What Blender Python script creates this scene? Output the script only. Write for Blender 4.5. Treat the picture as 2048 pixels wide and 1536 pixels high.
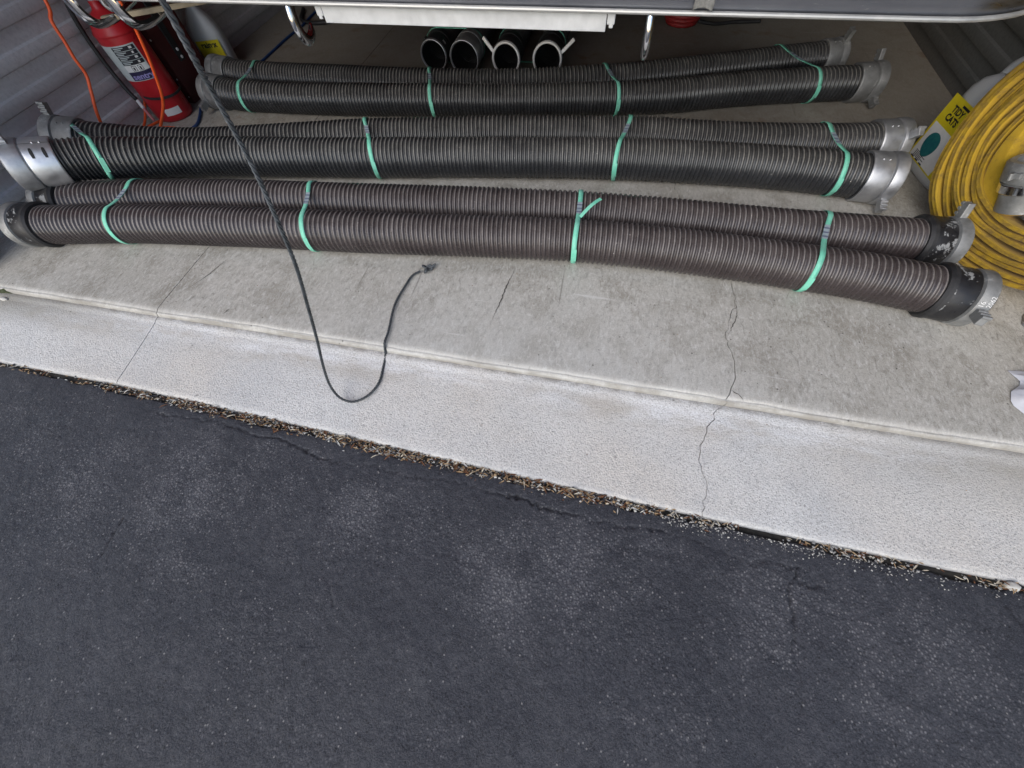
import bpy, bmesh, math, random
import numpy as np
from mathutils import Vector, Matrix

for o in list(bpy.data.objects):
    bpy.data.objects.remove(o)
scene = bpy.context.scene
COL = scene.collection
rnd = random.Random(7)
rng = np.random.default_rng(7)
PI = math.pi

# ------------------------------------------------------------------ camera
cam_d = bpy.data.cameras.new('camera')
cam = bpy.data.objects.new('camera', cam_d)
COL.objects.link(cam)
cam_d.sensor_fit = 'HORIZONTAL'
cam_d.sensor_width = 36.0
cam_d.lens = 769.0 / 2048.0 * 36.0
cam_d.clip_start = 0.02
cam_d.clip_end = 400.0
# rows: world axes X (along the door sill), Y (into the garage), Z (up) in image axes (right, down, forward)
AX = ((0.97767, 0.15904, -0.13737), (0.20569, -0.85690, 0.47192), (-0.04266, -0.48964, -0.87088))
AX = np.array(AX)
cam.matrix_world = Matrix((
    (AX[0, 0], -AX[0, 1], -AX[0, 2], 0.0),
    (AX[1, 0], -AX[1, 1], -AX[1, 2], 0.0),
    (AX[2, 0], -AX[2, 1], -AX[2, 2], 1.0),
    (0, 0, 0, 1)))
scene.camera = cam

# ------------------------------------------------------------------ sky, sun, exposure
SUN_EL, SUN_AZ = math.radians(34), math.radians(196)     # soft sun behind the photographer
world = bpy.data.worlds.new('World')
scene.world = world
world.use_nodes = True
wn = world.node_tree
sky = wn.nodes.new('ShaderNodeTexSky')
sky.sky_type = 'NISHITA'
sky.sun_disc = False
sky.sun_elevation = SUN_EL
sky.sun_rotation = SUN_AZ
sky.air_density = 1.0
sky.dust_density = 1.5
sky.ozone_density = 1.0
wn.links.new(sky.outputs[0], wn.nodes['Background'].inputs[0])
wn.nodes['Background'].inputs[1].default_value = 0.13
sun_d = bpy.data.lights.new('sun', 'SUN')
sun_d.energy = 1.1
sun_d.angle = math.radians(60)
sun_d.color = (1.0, 0.97, 0.93)
sun = bpy.data.objects.new('sun', sun_d)
COL.objects.link(sun)
sd = Vector((math.sin(SUN_AZ) * math.cos(SUN_EL), math.cos(SUN_AZ) * math.cos(SUN_EL), math.sin(SUN_EL)))
sun.rotation_euler = sd.to_track_quat('Z', 'Y').to_euler()
sun.location = (0, -4, 6)
scene.view_settings.view_transform = 'Standard'
scene.view_settings.look = 'None'
scene.view_settings.gamma = 1.0
scene.view_settings.use_curve_mapping = False
scene.view_settings.exposure = 0.62

# ------------------------------------------------------------------ material helpers
class MT:
    """small wrapper round a principled material"""
    def __init__(s, name, color=(.5, .5, .5), rough=.6, metal=0.0, **kw):
        s.m = bpy.data.materials.new(name)
        s.m.use_nodes = True
        s.nt = s.m.node_tree
        s.b = s.nt.nodes['Principled BSDF']
        s.set('Base Color', color if len(color) == 4 else (*color, 1))
        s.set('Roughness', rough)
        s.set('Metallic', metal)
        for k, v in kw.items():
            s.set(k.replace('_', ' '), v)
        s._co = None

    def set(s, k, v):
        s.put(s.b.inputs[k], v)

    def put(s, sock, v):
        if isinstance(v, bpy.types.NodeSocket):
            s.nt.links.new(v, sock)
        else:
            sock.default_value = v

    def node(s, t, **attrs):
        n = s.nt.nodes.new('ShaderNode' + t)
        for k, v in attrs.items():
            setattr(n, k, v)
        return n

    @property
    def co(s):
        if s._co is None:
            s._co = s.node('TexCoord').outputs['Object']
        return s._co

    def scaled(s, sc, rot=(0, 0, 0), loc=(0, 0, 0), co=None):
        n = s.node('Mapping')
        s.put(n.inputs[0], co if co is not None else s.co)
        n.inputs['Scale'].default_value = sc
        n.inputs['Rotation'].default_value = rot
        n.inputs['Location'].default_value = loc
        return n.outputs[0]

    def noise(s, scale, detail=4, rough=.55, co=None, dist=0.0):
        n = s.node('TexNoise')
        s.put(n.inputs['Vector'], co if co is not None else s.co)
        n.inputs['Scale'].default_value = scale
        n.inputs['Detail'].default_value = detail
        n.inputs['Roughness'].default_value = rough
        n.inputs['Distortion'].default_value = dist
        return n.outputs['Fac']

    def voro(s, scale, feature='F1', co=None, out='Distance', rand=1.0):
        n = s.node('TexVoronoi', feature=feature)
        s.put(n.inputs['Vector'], co if co is not None else s.co)
        n.inputs['Scale'].default_value = scale
        n.inputs['Randomness'].default_value = rand
        return n.outputs[out]

    def ramp(s, fac, stops, interp='LINEAR'):
        n = s.node('ValToRGB')
        s.put(n.inputs[0], fac)
        cr = n.color_ramp
        cr.interpolation = interp
        while len(cr.elements) < len(stops):
            cr.elements.new(0.5)
        for e, (p, c) in zip(cr.elements, stops):
            e.position = p
            if isinstance(c, (int, float)):
                c = (c, c, c)
            e.color = (*c[:3], 1)
        return n.outputs[0]

    def math(s, op, a, b=0.0, clamp=False):
        n = s.node('Math', operation=op)
        n.use_clamp = clamp
        s.put(n.inputs[0], a)
        s.put(n.inputs[1], b)
        return n.outputs[0]

    def mix(s, fac, a, b, mode='MIX'):
        n = s.node('Mix', data_type='RGBA', blend_type=mode)
        s.put(n.inputs[0], fac)
        for sock, v in ((n.inputs[6], a), (n.inputs[7], b)):
            if isinstance(v, tuple) and len(v) == 3:
                v = (*v, 1)
            s.put(sock, v)
        return n.outputs[2]

    def xyz(s, co=None):
        n = s.node('SeparateXYZ')
        s.put(n.inputs[0], co if co is not None else s.co)
        return n.outputs

    def bump(s, h, strength=.3, dist=.002):
        n = s.node('Bump')
        n.inputs['Strength'].default_value = strength
        n.inputs['Distance'].default_value = dist
        s.put(n.inputs['Height'], h)
        s.set('Normal', n.outputs[0])

    def attr(s, name):
        n = s.node('Attribute', attribute_name=name)
        return n.outputs['Fac']

    def rng(s, v, a, b, c=0.0, d=1.0):
        n = s.node('MapRange')
        n.clamp = True
        s.put(n.inputs[0], v)
        n.inputs[1].default_value = a
        n.inputs[2].default_value = b
        n.inputs[3].default_value = c
        n.inputs[4].default_value = d
        return n.outputs[0]


# ------------------------------------------------------------------ object helpers
def tag(o, label=None, cat=None, group=None, kind=None):
    if label: o['label'] = label
    if cat: o['category'] = cat
    if group: o['group'] = group
    if kind: o['kind'] = kind
    return o


def empty(name, loc=(0, 0, 0), rot=(0, 0, 0)):
    o = bpy.data.objects.new(name, None)
    o.empty_display_size = .05
    COL.objects.link(o)
    o.location = loc
    o.rotation_euler = rot
    return o


def link(name, me, m, parent=None, smooth=True):
    if m is not None:
        me.materials.append(m.m if isinstance(m, MT) else m)
    if smooth and len(me.polygons):
        me.polygons.foreach_set('use_smooth', np.ones(len(me.polygons), bool))
    o = bpy.data.objects.new(name, me)
    COL.objects.link(o)
    if parent is not None:
        o.parent = parent
        # children are authored in world coordinates
        o.matrix_parent_inverse = parent_world(parent).inverted()
    return o


def parent_world(p):
    m = p.matrix_parent_inverse @ Matrix.LocRotScale(p.location, p.rotation_euler, p.scale) if p.parent else Matrix.LocRotScale(p.location, p.rotation_euler, p.scale)
    return (parent_world(p.parent) @ m) if p.parent else m


def from_bm(name, bm, m, parent=None, smooth=False):
    bmesh.ops.recalc_face_normals(bm, faces=bm.faces[:])
    me = bpy.data.meshes.new(name)
    bm.to_mesh(me)
    bm.free()
    return link(name, me, m, parent, smooth)


def from_arr(name, v, f, m, parent=None, smooth=True):
    me = bpy.data.meshes.new(name)
    me.from_pydata([tuple(map(float, q)) for q in v], [], [tuple(q) for q in f])
    me.validate()
    return link(name, me, m, parent, smooth)


def grid_mesh(name, V, closed_u=False, closed_v=False):
    """V: (nu, nv, 3) array -> quad mesh (fast path)"""
    nu, nv = V.shape[:2]
    idx = np.arange(nu * nv).reshape(nu, nv)
    a = idx if closed_u else idx[:-1]
    b = np.roll(idx, -1, 0) if closed_u else idx[1:]
    if closed_v:
        q = np.stack([a, b, np.roll(b, -1, 1), np.roll(a, -1, 1)], -1)
    else:
        q = np.stack([a[:, :-1], b[:, :-1], b[:, 1:], a[:, 1:]], -1)
    q = q.reshape(-1, 4)
    me = bpy.data.meshes.new(name)
    me.vertices.add(nu * nv)
    me.vertices.foreach_set('co', V.reshape(-1).astype(np.float32))
    me.loops.add(len(q) * 4)
    me.loops.foreach_set('vertex_index', q.reshape(-1).astype(np.int32))
    me.polygons.add(len(q))
    me.polygons.foreach_set('loop_start', np.arange(0, len(q) * 4, 4, dtype=np.int32))
    me.update(calc_edges=True)
    return me


def box(bm, c, s, rot=None, bevel=0.0):
    r = bmesh.ops.create_cube(bm, size=1.0)
    vs = r['verts']
    bmesh.ops.scale(bm, vec=s, verts=vs)
    if bevel > 0:
        es = list({e for v in vs for e in v.link_edges})
        r2 = bmesh.ops.bevel(bm, geom=es, offset=bevel, segments=2, affect='EDGES', profile=.6)
        vs = list({v for f in r2['faces'] for v in f.verts} | {v for v in vs if v.is_valid})
    if rot is not None:
        bmesh.ops.rotate(bm, cent=(0, 0, 0), matrix=rot, verts=vs)
    bmesh.ops.translate(bm, vec=c, verts=vs)
    return vs


def box_obj(name, c, s, m, parent=None, rot=None, bevel=0.0, smooth=False):
    bm = bmesh.new()
    box(bm, c, s, rot, bevel)
    return from_bm(name, bm, m, parent, smooth)


def catmull(pts, step):
    P = np.array(pts, float)
    P = np.vstack([2 * P[0] - P[1], P, 2 * P[-1] - P[-2]])
    out = []
    for i in range(1, len(P) - 2):
        n = 24
        t = np.linspace(0, 1, n, endpoint=False)[:, None]
        p0, p1, p2, p3 = P[i - 1], P[i], P[i + 1], P[i + 2]
        out.append(.5 * ((2 * p1) + (-p0 + p2) * t + (2 * p0 - 5 * p1 + 4 * p2 - p3) * t ** 2 + (-p0 + 3 * p1 - 3 * p2 + p3) * t ** 3))
    out.append(P[-2:-1])
    Q = np.vstack(out)
    d = np.r_[0, np.cumsum(np.linalg.norm(np.diff(Q, axis=0), axis=1))]
    n = max(3, int(round(d[-1] / step)) + 1)
    s = np.linspace(0, d[-1], n)
    return np.stack([np.interp(s, d, Q[:, k]) for k in range(3)], 1), s


def frames(Q, up=(0, 0, 1)):
    T = np.gradient(Q, axis=0)
    T /= np.linalg.norm(T, axis=1)[:, None]
    up = np.array(up, float)
    B = np.zeros_like(T)
    last = None
    for i, t in enumerate(T):
        if last is None:
            u = up - t * np.dot(up, t)
            if np.linalg.norm(u) < 1e-3:
                u = np.array([1., 0, 0]) - t * t[0]
        else:
            u = last - t * np.dot(last, t)
        u /= np.linalg.norm(u)
        B[i] = u
        last = u
    S = np.cross(T, B)
    return T, S, B


def tube_mesh(name, pts, r, step=.01, seg=8, up=(0, 0, 1), raw=False):
    Q, s = (np.array(pts, float), None) if raw else catmull(pts, step)
    T, S, B = frames(Q, up)
    a = np.linspace(0, 2 * PI, seg, endpoint=False)
    rr = r if np.ndim(r) == 0 else np.interp(np.linspace(0, 1, len(Q)), np.linspace(0, 1, len(r)), r)[:, None, None]
    V = Q[:, None] + rr * (np.cos(a)[None, :, None] * S[:, None] + np.sin(a)[None, :, None] * B[:, None])
    # end caps by collapsing rings
    V = np.concatenate([np.repeat(Q[:1, None], seg, 1), V, np.repeat(Q[-1:, None], seg, 1)], 0)
    return grid_mesh(name, V, closed_v=True)


def tube(name, pts, r, m, parent=None, step=.01, seg=8, up=(0, 0, 1), raw=False):
    return link(name, tube_mesh(name, pts, r, step, seg, up, raw), m, parent)


def lathe_mesh(name, prof, o, axis, seg=40, up=(0, 0, 1), a0=0, a1=2 * PI):
    """prof: [(distance along axis, radius)]"""
    o = np.array(o, float)
    t = np.array(axis, float)
    t /= np.linalg.norm(t)
    u = np.array(up, float) - t * np.dot(up, t)
    if np.linalg.norm(u) < 1e-4:
        u = np.array([0, -1., 0])
    u /= np.linalg.norm(u)
    w = np.cross(t, u)
    full = abs(a1 - a0 - 2 * PI) < 1e-6
    a = np.linspace(a0, a1, seg, endpoint=not full)
    p = np.array(prof, float)
    V = o + p[:, 0][:, None, None] * t + p[:, 1][:, None, None] * (np.cos(a)[None, :, None] * u + np.sin(a)[None, :, None] * w)
    return grid_mesh(name, V, closed_v=full)


def lathe(name, prof, o, axis, m, parent=None, seg=40, up=(0, 0, 1), **k):
    ob = link(name, lathe_mesh(name, prof, o, axis, seg, up, **k), m, parent)
    try:
        ob.data.set_sharp_from_angle(angle=math.radians(32))
    except Exception:
        pass
    return ob


def text_mesh(txt, size=1.0, bold=.0):
    c = bpy.data.curves.new('txt', 'FONT')
    c.body = txt
    c.size = size
    c.offset = bold
    c.align_x = 'CENTER'
    c.align_y = 'CENTER'
    c.resolution_u = 3
    o = bpy.data.objects.new('txt', c)
    COL.objects.link(o)
    dg = bpy.context.evaluated_depsgraph_get()
    me = bpy.data.meshes.new_from_object(o.evaluated_get(dg))
    bpy.data.objects.remove(o)
    bpy.data.curves.remove(c)
    me.materials.clear()
    return me


def place_flat(me, fn):
    """map flat (u, v) vertices through fn(u, v) -> point"""
    for v in me.vertices:
        v.co = fn(v.co.x, v.co.y)
    me.update()
    return me


def rect_grid(u0, u1, v0, v1, nu, nv, fn, name='patch'):
    V = np.array([[fn(u, v) for v in np.linspace(v0, v1, nv)] for u in np.linspace(u0, u1, nu)], float)
    return grid_mesh(name, V)


# value noise on numpy arrays
def vnoise(x, y, scale, seed=0):
    g = np.random.default_rng(seed).random((257, 257))
    X, Y = np.asarray(x) * scale + 1000.3, np.asarray(y) * scale + 1000.7
    xi, yi = np.floor(X).astype(int), np.floor(Y).astype(int)
    fx, fy = X - xi, Y - yi
    fx, fy = fx * fx * (3 - 2 * fx), fy * fy * (3 - 2 * fy)
    a, b = g[xi % 257, yi % 257], g[(xi + 1) % 257, yi % 257]
    c, d = g[xi % 257, (yi + 1) % 257], g[(xi + 1) % 257, (yi + 1) % 257]
    return (a * (1 - fx) + b * fx) * (1 - fy) + (c * (1 - fx) + d * fx) * fy


def fbm(x, y, scale, octs=4, seed=0):
    s, a, t = 0, 1.0, 0
    for k in range(octs):
        s = s + a * vnoise(x, y, scale * 2 ** k, seed + k)
        t += a
        a *= .5
    return s / t


# ------------------------------------------------------------------ materials
def m_concrete():
    m = MT('slab_concrete', rough=.85)
    big = m.noise(1.5, 6, .62)
    mid = m.noise(6, 7, .68, dist=.5)
    mot = m.noise(42, 6, .72, dist=.35)
    mot2 = m.noise(95, 5, .78, co=m.scaled((1, .42, 1), (0, 0, .8), (3, 1, 0)), dist=.9)
    fine = m.noise(230, 4, .8)
    c = m.mix(m.rng(big, .32, .68), (.44, .42, .37), (.57, .552, .50))
    c = m.mix(m.rng(mid, .46, .64, 0, .7), c, (.29, .268, .222))
    c = m.mix(m.rng(mot, .52, .66, 0, .45), c, (.27, .255, .225))
    c = m.mix(m.rng(mot2, .52, .64, 0, .6), c, (.70, .69, .655))
    c = m.mix(m.rng(mot2, .46, .36, 0, .6), c, (.22, .205, .18))
    c = m.mix(m.rng(fine, .52, .66, 0, .55), c, (.18, .17, .15))
    c = m.mix(m.rng(fine, .44, .34, 0, .35), c, (.66, .65, .63))
    x, y, _ = m.xyz()[:3]
    # paler ground near the sill in the middle of the floor
    pale = m.math('MULTIPLY', m.rng(m.math('ADD', y, m.math('MULTIPLY', mid, .6)), 1.3, .85), m.rng(m.math('ABSOLUTE', m.math('ADD', x, .15)), 1.0, .2))
    c = m.mix(m.math('MULTIPLY', pale, .40), c, (.60, .615, .60))
    # faint scratches
    sc = m.noise(30, 2, .5, co=m.scaled((.06, 1, 1), (0, 0, .9)), dist=.3)
    c = m.mix(m.rng(sc, .70, .73, 0, .5), c, (.70, .69, .67))
    sc2 = m.noise(34, 2, .5, co=m.scaled((1, .07, 1), (0, 0, .25), (9, 2, 0)), dist=.3)
    c = m.mix(m.rng(sc2, .715, .74, 0, .5), c, (.15, .14, .12))
    wear = m.noise(11, 6, .75)
    band = m.math('MULTIPLY', m.rng(m.math('ADD', y, m.math('MULTIPLY', m.math('SUBTRACT', wear, .5), .03)), .624, .612), m.rng(wear, .36, .55, .55, 1))
    c = m.mix(m.math('MULTIPLY', band, .5), c, (.52, .51, .485))
    line = m.math('MULTIPLY', m.rng(y, .6045, .6015), m.rng(m.noise(7, 6, .7), .42, .60, 0, .75))
    c = m.mix(line, c, (.26, .24, .205))
    # oil spots
    sp = m.voro(3.2, co=m.scaled((1, 1, .01)))
    spm = m.math('MULTIPLY', m.rng(m.math('ADD', sp, m.math('MULTIPLY', mot, .07)), .085, .115, .55, 0), m.rng(big, .45, .5))
    c = m.mix(spm, c, (.16, .15, .13))
    pit = m.voro(30, co=m.scaled((1, 1, .01)))
    c = m.mix(m.math('MULTIPLY', m.rng(pit, .05, .10, .85, 0), m.rng(mid, .47, .53)), c, (.07, .066, .06))
    # darker, browner floor deeper in
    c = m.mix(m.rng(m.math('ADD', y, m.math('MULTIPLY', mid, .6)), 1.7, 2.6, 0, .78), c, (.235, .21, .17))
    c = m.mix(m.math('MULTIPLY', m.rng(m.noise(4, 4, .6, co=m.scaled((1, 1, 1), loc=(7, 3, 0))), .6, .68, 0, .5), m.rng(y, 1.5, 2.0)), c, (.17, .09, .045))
    edg = m.math('MULTIPLY', m.rng(y, .598, .594), m.rng(wear, .4, .58, .2, .9))
    c = m.mix(edg, c, (.30, .28, .245))
    m.set('Base Color', c)
    m.set('Roughness', m.rng(mid, .3, .7, .72, .92))
    m.bump(m.math('ADD', m.math('MULTIPLY', m.math('ADD', mot, mot2), .5), fine), .45, .0016)
    return m


def m_apron():
    m = MT('apron_concrete', rough=.9)
    big = m.noise(2.0, 6, .65)
    warm = m.noise(1.3, 4, .55, co=m.scaled((1, 1, 1), loc=(3, 1, 0)))
    blot = m.noise(14, 6, .7)
    fine = m.noise(190, 3, .75)
    grit = m.voro(230, co=m.scaled((1, 1, .2)))
    gcol = m.xyz(m.voro(230, co=m.scaled((1, 1, .2)), out='Color'))[0]
    c = m.mix(m.rng(big, .35, .65), (.57, .57, .56), (.68, .675, .655))
    c = m.mix(m.rng(warm, .46, .62, 0, .55), c, (.66, .61, .54))
    c = m.mix(m.rng(blot, .52, .70, 0, .35), c, (.44, .44, .44))
    c = m.mix(m.math('MULTIPLY', m.rng(grit, .40, .22), m.rng(gcol, .62, .70, 0, .75)), c, (.20, .195, .19))
    c = m.mix(m.math('MULTIPLY', m.rng(grit, .40, .22), m.rng(gcol, .30, .22, 0, .6)), c, (.82, .81, .79))
    c = m.mix(m.rng(fine, .50, .64, 0, .55), c, (.27, .265, .26))
    x, y, _ = m.xyz()[:3]
    wob = m.math('ADD', y, m.math('MULTIPLY', m.math('SUBTRACT', m.noise(4, 7, .72), .5), .075))
    streak = m.noise(7, 7, .72, co=m.scaled((.5, 3, 1)))
    # lime bloom and mud below the sill, broken up
    strip = m.math('MULTIPLY', m.rng(wob, .505, .54), m.rng(wob, .588, .565))
    c = m.mix(m.math('MULTIPLY', strip, m.math('MULTIPLY', m.rng(streak, .40, .60, .0, .8), m.rng(fine, .40, .58, 1, .35))), c, (.80, .81, .82))
    mud = m.math('MULTIPLY', m.rng(wob, .47, .525), m.rng(wob, .575, .535))
    c = m.mix(m.math('MULTIPLY', mud, m.rng(m.noise(3.1, 6, .72, co=m.scaled((1, 3, 1), loc=(1.7, 0, 0))), .47, .63, .0, .65)), c, (.42, .38, .32))
    gut = m.math('MULTIPLY', m.rng(y, .575, .588), m.rng(m.noise(22, 6, .75), .40, .60))
    c = m.mix(m.math('MULTIPLY', gut, .7), c, (.28, .26, .225))
    # damp dirt fan at the right, dirt in the left corner
    fan = m.math('MULTIPLY', m.rng(x, .62, 1.25), m.rng(wob, .40, .53))
    c = m.mix(m.math('MULTIPLY', fan, .62), c, (.30, .28, .24))
    lc = m.math('MULTIPLY', m.rng(x, -1.35, -2.1), m.rng(wob, .47, .56))
    c = m.mix(m.math('MULTIPLY', lc, .8), c, (.22, .205, .17))
    ed = m.math('ADD', y, m.math('MULTIPLY', x, .024))
    c = m.mix(m.math('MULTIPLY', m.rng(ed, .304, .298), m.rng(blot, .4, .6, .15, .6)), c, (.42, .42, .42))
    fl = m.voro(16, co=m.scaled((1, 1, .01)))
    c = m.mix(m.math('MULTIPLY', m.rng(fl, .05, .09, .8, 0), m.rng(big, .5, .55)), c, (.12, .11, .1))
    m.set('Base Color', c)
    m.bump(m.math('ADD', fine, m.math('MULTIPLY', m.math('SUBTRACT', 1.0, grit), .7)), .6, .0022)
    return m


def m_asphalt():
    m = MT('sealed_asphalt', rough=.62)
    big = m.noise(2.2, 7, .68, dist=.8)
    mid = m.noise(7, 8, .75, dist=.7)
    sm = m.noise(60, 5, .75, dist=.3)
    fine = m.noise(330, 3, .8)
    co1 = m.scaled((1, 1, .3))
    stone = m.voro(170, co=co1)
    col = m.xyz(m.voro(170, co=co1, out='Color'))
    c = m.mix(m.rng(big, .3, .7), (.028, .030, .038), (.047, .049, .059))
    c = m.mix(m.rng(mid, .5, .72, 0, .45), c, (.080, .081, .090))
    c = m.mix(m.rng(sm, .50, .66, 0, .5), c, (.092, .093, .102))
    c = m.mix(m.rng(sm, .46, .34, 0, .5), c, (.022, .023, .028))
    c = m.mix(m.rng(fine, .50, .64, 0, .5), c, (.115, .117, .129))
    c = m.mix(m.rng(fine, .45, .35, 0, .6), c, (.018, .018, .022))
    worn = m.attr('worn')
    lvl = m.math('ADD', worn, m.math('MULTIPLY', m.math('SUBTRACT', mid, .5), 1.5))
    tips = m.math('MULTIPLY', m.rng(stone, .50, .26), m.rng(m.math('ADD', lvl, m.math('MULTIPLY', m.math('SUBTRACT', col[0], .5), .9)), .30, .85))
    tint = m.mix(m.rng(col[1], 0, 1), (.10, .10, .11), (.25, .245, .25))
    c = m.mix(m.rng(lvl, .35, 1.0, 0, .22), c, (.15, .15, .165))
    c = m.mix(m.math('MULTIPLY', tips, .85), c, tint)
    # sparse bare stones and pits everywhere
    st = m.math('MULTIPLY', m.rng(stone, .42, .25), m.rng(col[2], .988, .993))
    c = m.mix(m.math('MULTIPLY', st, .7), c, (.30, .29, .28))
    pitm = m.math('MULTIPLY', m.rng(stone, .5, .3), m.rng(col[2], .05, .03))
    c = m.mix(m.math('MULTIPLY', pitm, .55), c, (.008, .008, .009))
    # pale scuffs
    sc = m.noise(9, 3, .6, co=m.scaled((.10, 1, 1), (0, 0, .5)), dist=.4)
    c = m.mix(m.math('MULTIPLY', m.rng(sc, .70, .76, 0, .4), m.rng(fine, .4, .6)), c, (.22, .22, .23))
    crk = m.attr('crack')
    c = m.mix(m.math('MULTIPLY', crk, .85), c, (.010, .010, .012))
    m.set('Base Color', c)
    m.set('Roughness', m.rng(mid, .3, .7, .55, .8))
    m.set('Specular IOR Level', .35)
    h = m.math('SUBTRACT', 1.0, stone)
    m.bump(m.math('ADD', m.math('MULTIPLY', h, m.rng(lvl, -.1, .7, .35, 1.1)), m.math('ADD', fine, m.math('MULTIPLY', sm, .6))), .6, .0024)
    return m


def m_hose(name, base, dust, hi):
    m = MT(name, rough=.38)
    crest = m.attr('crest')
    n = m.noise(14, 5, .65)
    f = m.noise(180, 3, .7)
    nz = m.xyz(m.node('NewGeometry').outputs['Normal'])[2]
    up = m.rng(nz, .05, .75)
    d = m.math('MULTIPLY', m.math('MULTIPLY', up, m.rng(m.math('ADD', m.math('MULTIPLY', n, .6), m.math('MULTIPLY', m.noise(3.2, 5, .7), .45)), .33, .62, .25, 1)), m.rng(f, .3, .6, .45, 1))
    d = m.math('MULTIPLY', d, m.math('ADD', m.rng(crest, .80, .985, 0, .85), m.rng(crest, 0, .4, .22, .10)))
    c = m.mix(m.rng(n, .35, .7), base, hi)
    c = m.mix(m.math('MULTIPLY', d, .95), c, dust)
    spk = m.voro(60)
    c = m.mix(m.math('MULTIPLY', m.rng(spk, .09, .06), m.rng(n, .52, .6)), c, tuple(min(1, q * 2.2) for q in dust))
    m.set('Base Color', c)
    m.set('Roughness', m.math('ADD', m.rng(f, .3, .7, .22, .36), m.math('MULTIPLY', d, .35)))
    m.set('Specular IOR Level', .6)
    m.bump(f, .15, .0006)
    return m


def m_alu(name, a, b, rough=.42, metal=.85, spots=0.0):
    m = MT(name, rough=rough, metal=metal)
    n = m.noise(26, 6, .7)
    f = m.noise(220, 3, .6)
    c = m.mix(m.rng(n, .32, .68), a, b)
    if spots:
        c = m.mix(m.math('MULTIPLY', m.rng(n, .58, .66), spots), c, (.72, .73, .72))
    m.set('Base Color', c)
    m.set('Roughness', m.math('ADD', m.rng(n, .3, .7, rough - .08, rough + .14), m.math('MULTIPLY', f, .06)))
    m.bump(f, .25, .0007)
    return m


def m_black_worn():
    m = MT('worn_black_paint', rough=.4)
    n = m.noise(17, 6, .72, dist=.4)
    n2 = m.noise(48, 5, .7)
    w = m.rng(m.math('ADD', n, m.math('MULTIPLY', m.math('SUBTRACT', n2, .5), .5)), .565, .60)
    c = m.mix(m.math('MULTIPLY', w, .8), (.014, .014, .016), (.36, .37, .37))
    m.set('Base Color', c)
    m.set('Roughness', m.rng(n2, .3, .7, .25, .6))
    m.bump(w, .3, .0006)
    return m


def m_noisy(name, a, b, rough=.6, scale=20, metal=0.0, bump=.2, **kw):
    m = MT(name, rough=rough, metal=metal, **kw)
    n = m.noise(scale, 5, .65)
    m.set('Base Color', m.mix(m.rng(n, .3, .7), a, b))
    m.set('Roughness', m.rng(n, .3, .7, max(.03, rough - .07), min(1, rough + .1)))
    if bump:
        m.bump(m.noise(scale * 9, 3, .6), bump, .001)
    return m


def m_siding(name, a, b, streak=(.30, .19, .19)):  # default streak tint puts red reflections into the wall colour
    m = MT(name, rough=.5, metal=.25)
    n = m.noise(3, 5, .6, co=m.scaled((1, .25, 2)))
    f = m.noise(70, 4, .7)
    c = m.mix(m.rng(n, .3, .7), a, b)
    c = m.mix(m.math('MULTIPLY', m.rng(m.noise(1.7, 4, .6, co=m.scaled((1, .5, 3), loc=(0, 4, 2))), .5, .68), .5), c, streak)
    c = m.mix(m.math('MULTIPLY', m.rng(f, .45, .7), .35), c, tuple(q * .6 for q in a))
    z = m.xyz()[2]
    c = m.mix(m.rng(m.math('ADD', z, m.math('MULTIPLY', n, .1)), .12, .03, 0, .45), c, (.22, .2, .17))
    m.set('Base Color', c)
    m.set('Roughness', m.rng(f, .3, .7, .4, .65))
    m.bump(f, .12, .001)
    return m


def m_yellow():
    m = MT('yellow_hose_jacket', rough=.85)
    n = m.noise(9, 6, .7)
    w = m.noise(420, 2, .5)
    c = m.mix(m.rng(n, .3, .7), (.36, .225, .016), (.50, .325, .032))
    c = m.mix(m.rng(m.noise(30, 5, .7), .55, .72, 0, .75), c, (.14, .095, .04))
    e = m.attr('edge')
    c = m.mix(m.math('MULTIPLY', e, m.rng(m.noise(38, 4, .7), .38, .6, .0, .65)), c, (.17, .11, .045))
    m.set('Base Color', c)
    m.bump(w, .5, .0012)
    m.set('Sheen Weight', .15)
    m.set('Specular IOR Level', .15)
    return m


def m_rope():
    m = MT('dark_rope', rough=.6)
    n = m.noise(90, 4, .7)
    c = m.mix(m.rng(n, .35, .65), (.022, .027, .03), (.09, .10, .11))
    m.set('Base Color', c)
    m.bump(m.noise(700, 2, .5), .3, .0005)
    return m


def m_green():
    m = MT('green_band', rough=.5)
    n = m.noise(25, 4, .6)
    c = m.mix(m.rng(n, .35, .65), (.16, .56, .40), (.24, .66, .50))
    c = m.mix(m.rng(m.noise(9, 6, .75), .52, .70, 0, .45), c, (.13, .30, .24))
    c = m.mix(m.rng(m.noise(160, 3, .7), .58, .68, 0, .35), c, (.2, .35, .3))
    m.set('Base Color', c)
    m.set('Specular IOR Level', .4)
    m.bump(m.noise(60, 4, .6), .25, .001)
    return m


def m_steel():
    m = MT('scratched_bumper_steel', rough=.3, metal=1.0)
    sx = m.noise(60, 4, .6, co=m.scaled((.06, 1, 3)))
    sc = m.noise(20, 5, .75, co=m.scaled((.5, 1, 6), (0, .35, 0)), dist=1.5)
    n = m.noise(5, 4, .6)
    c = m.mix(m.rng(n, .3, .7), (.25, .26, .29), (.34, .35, .38))
    c = m.mix(m.rng(sc, .62, .7, 0, .7), c, (.6, .6, .6))
    m.set('Base Color', c)
    m.set('Roughness', m.rng(sx, .3, .7, .24, .44))
    m.bump(m.math('ADD', sx, m.math('MULTIPLY', sc, .6)), .12, .0008)
    return m


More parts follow.
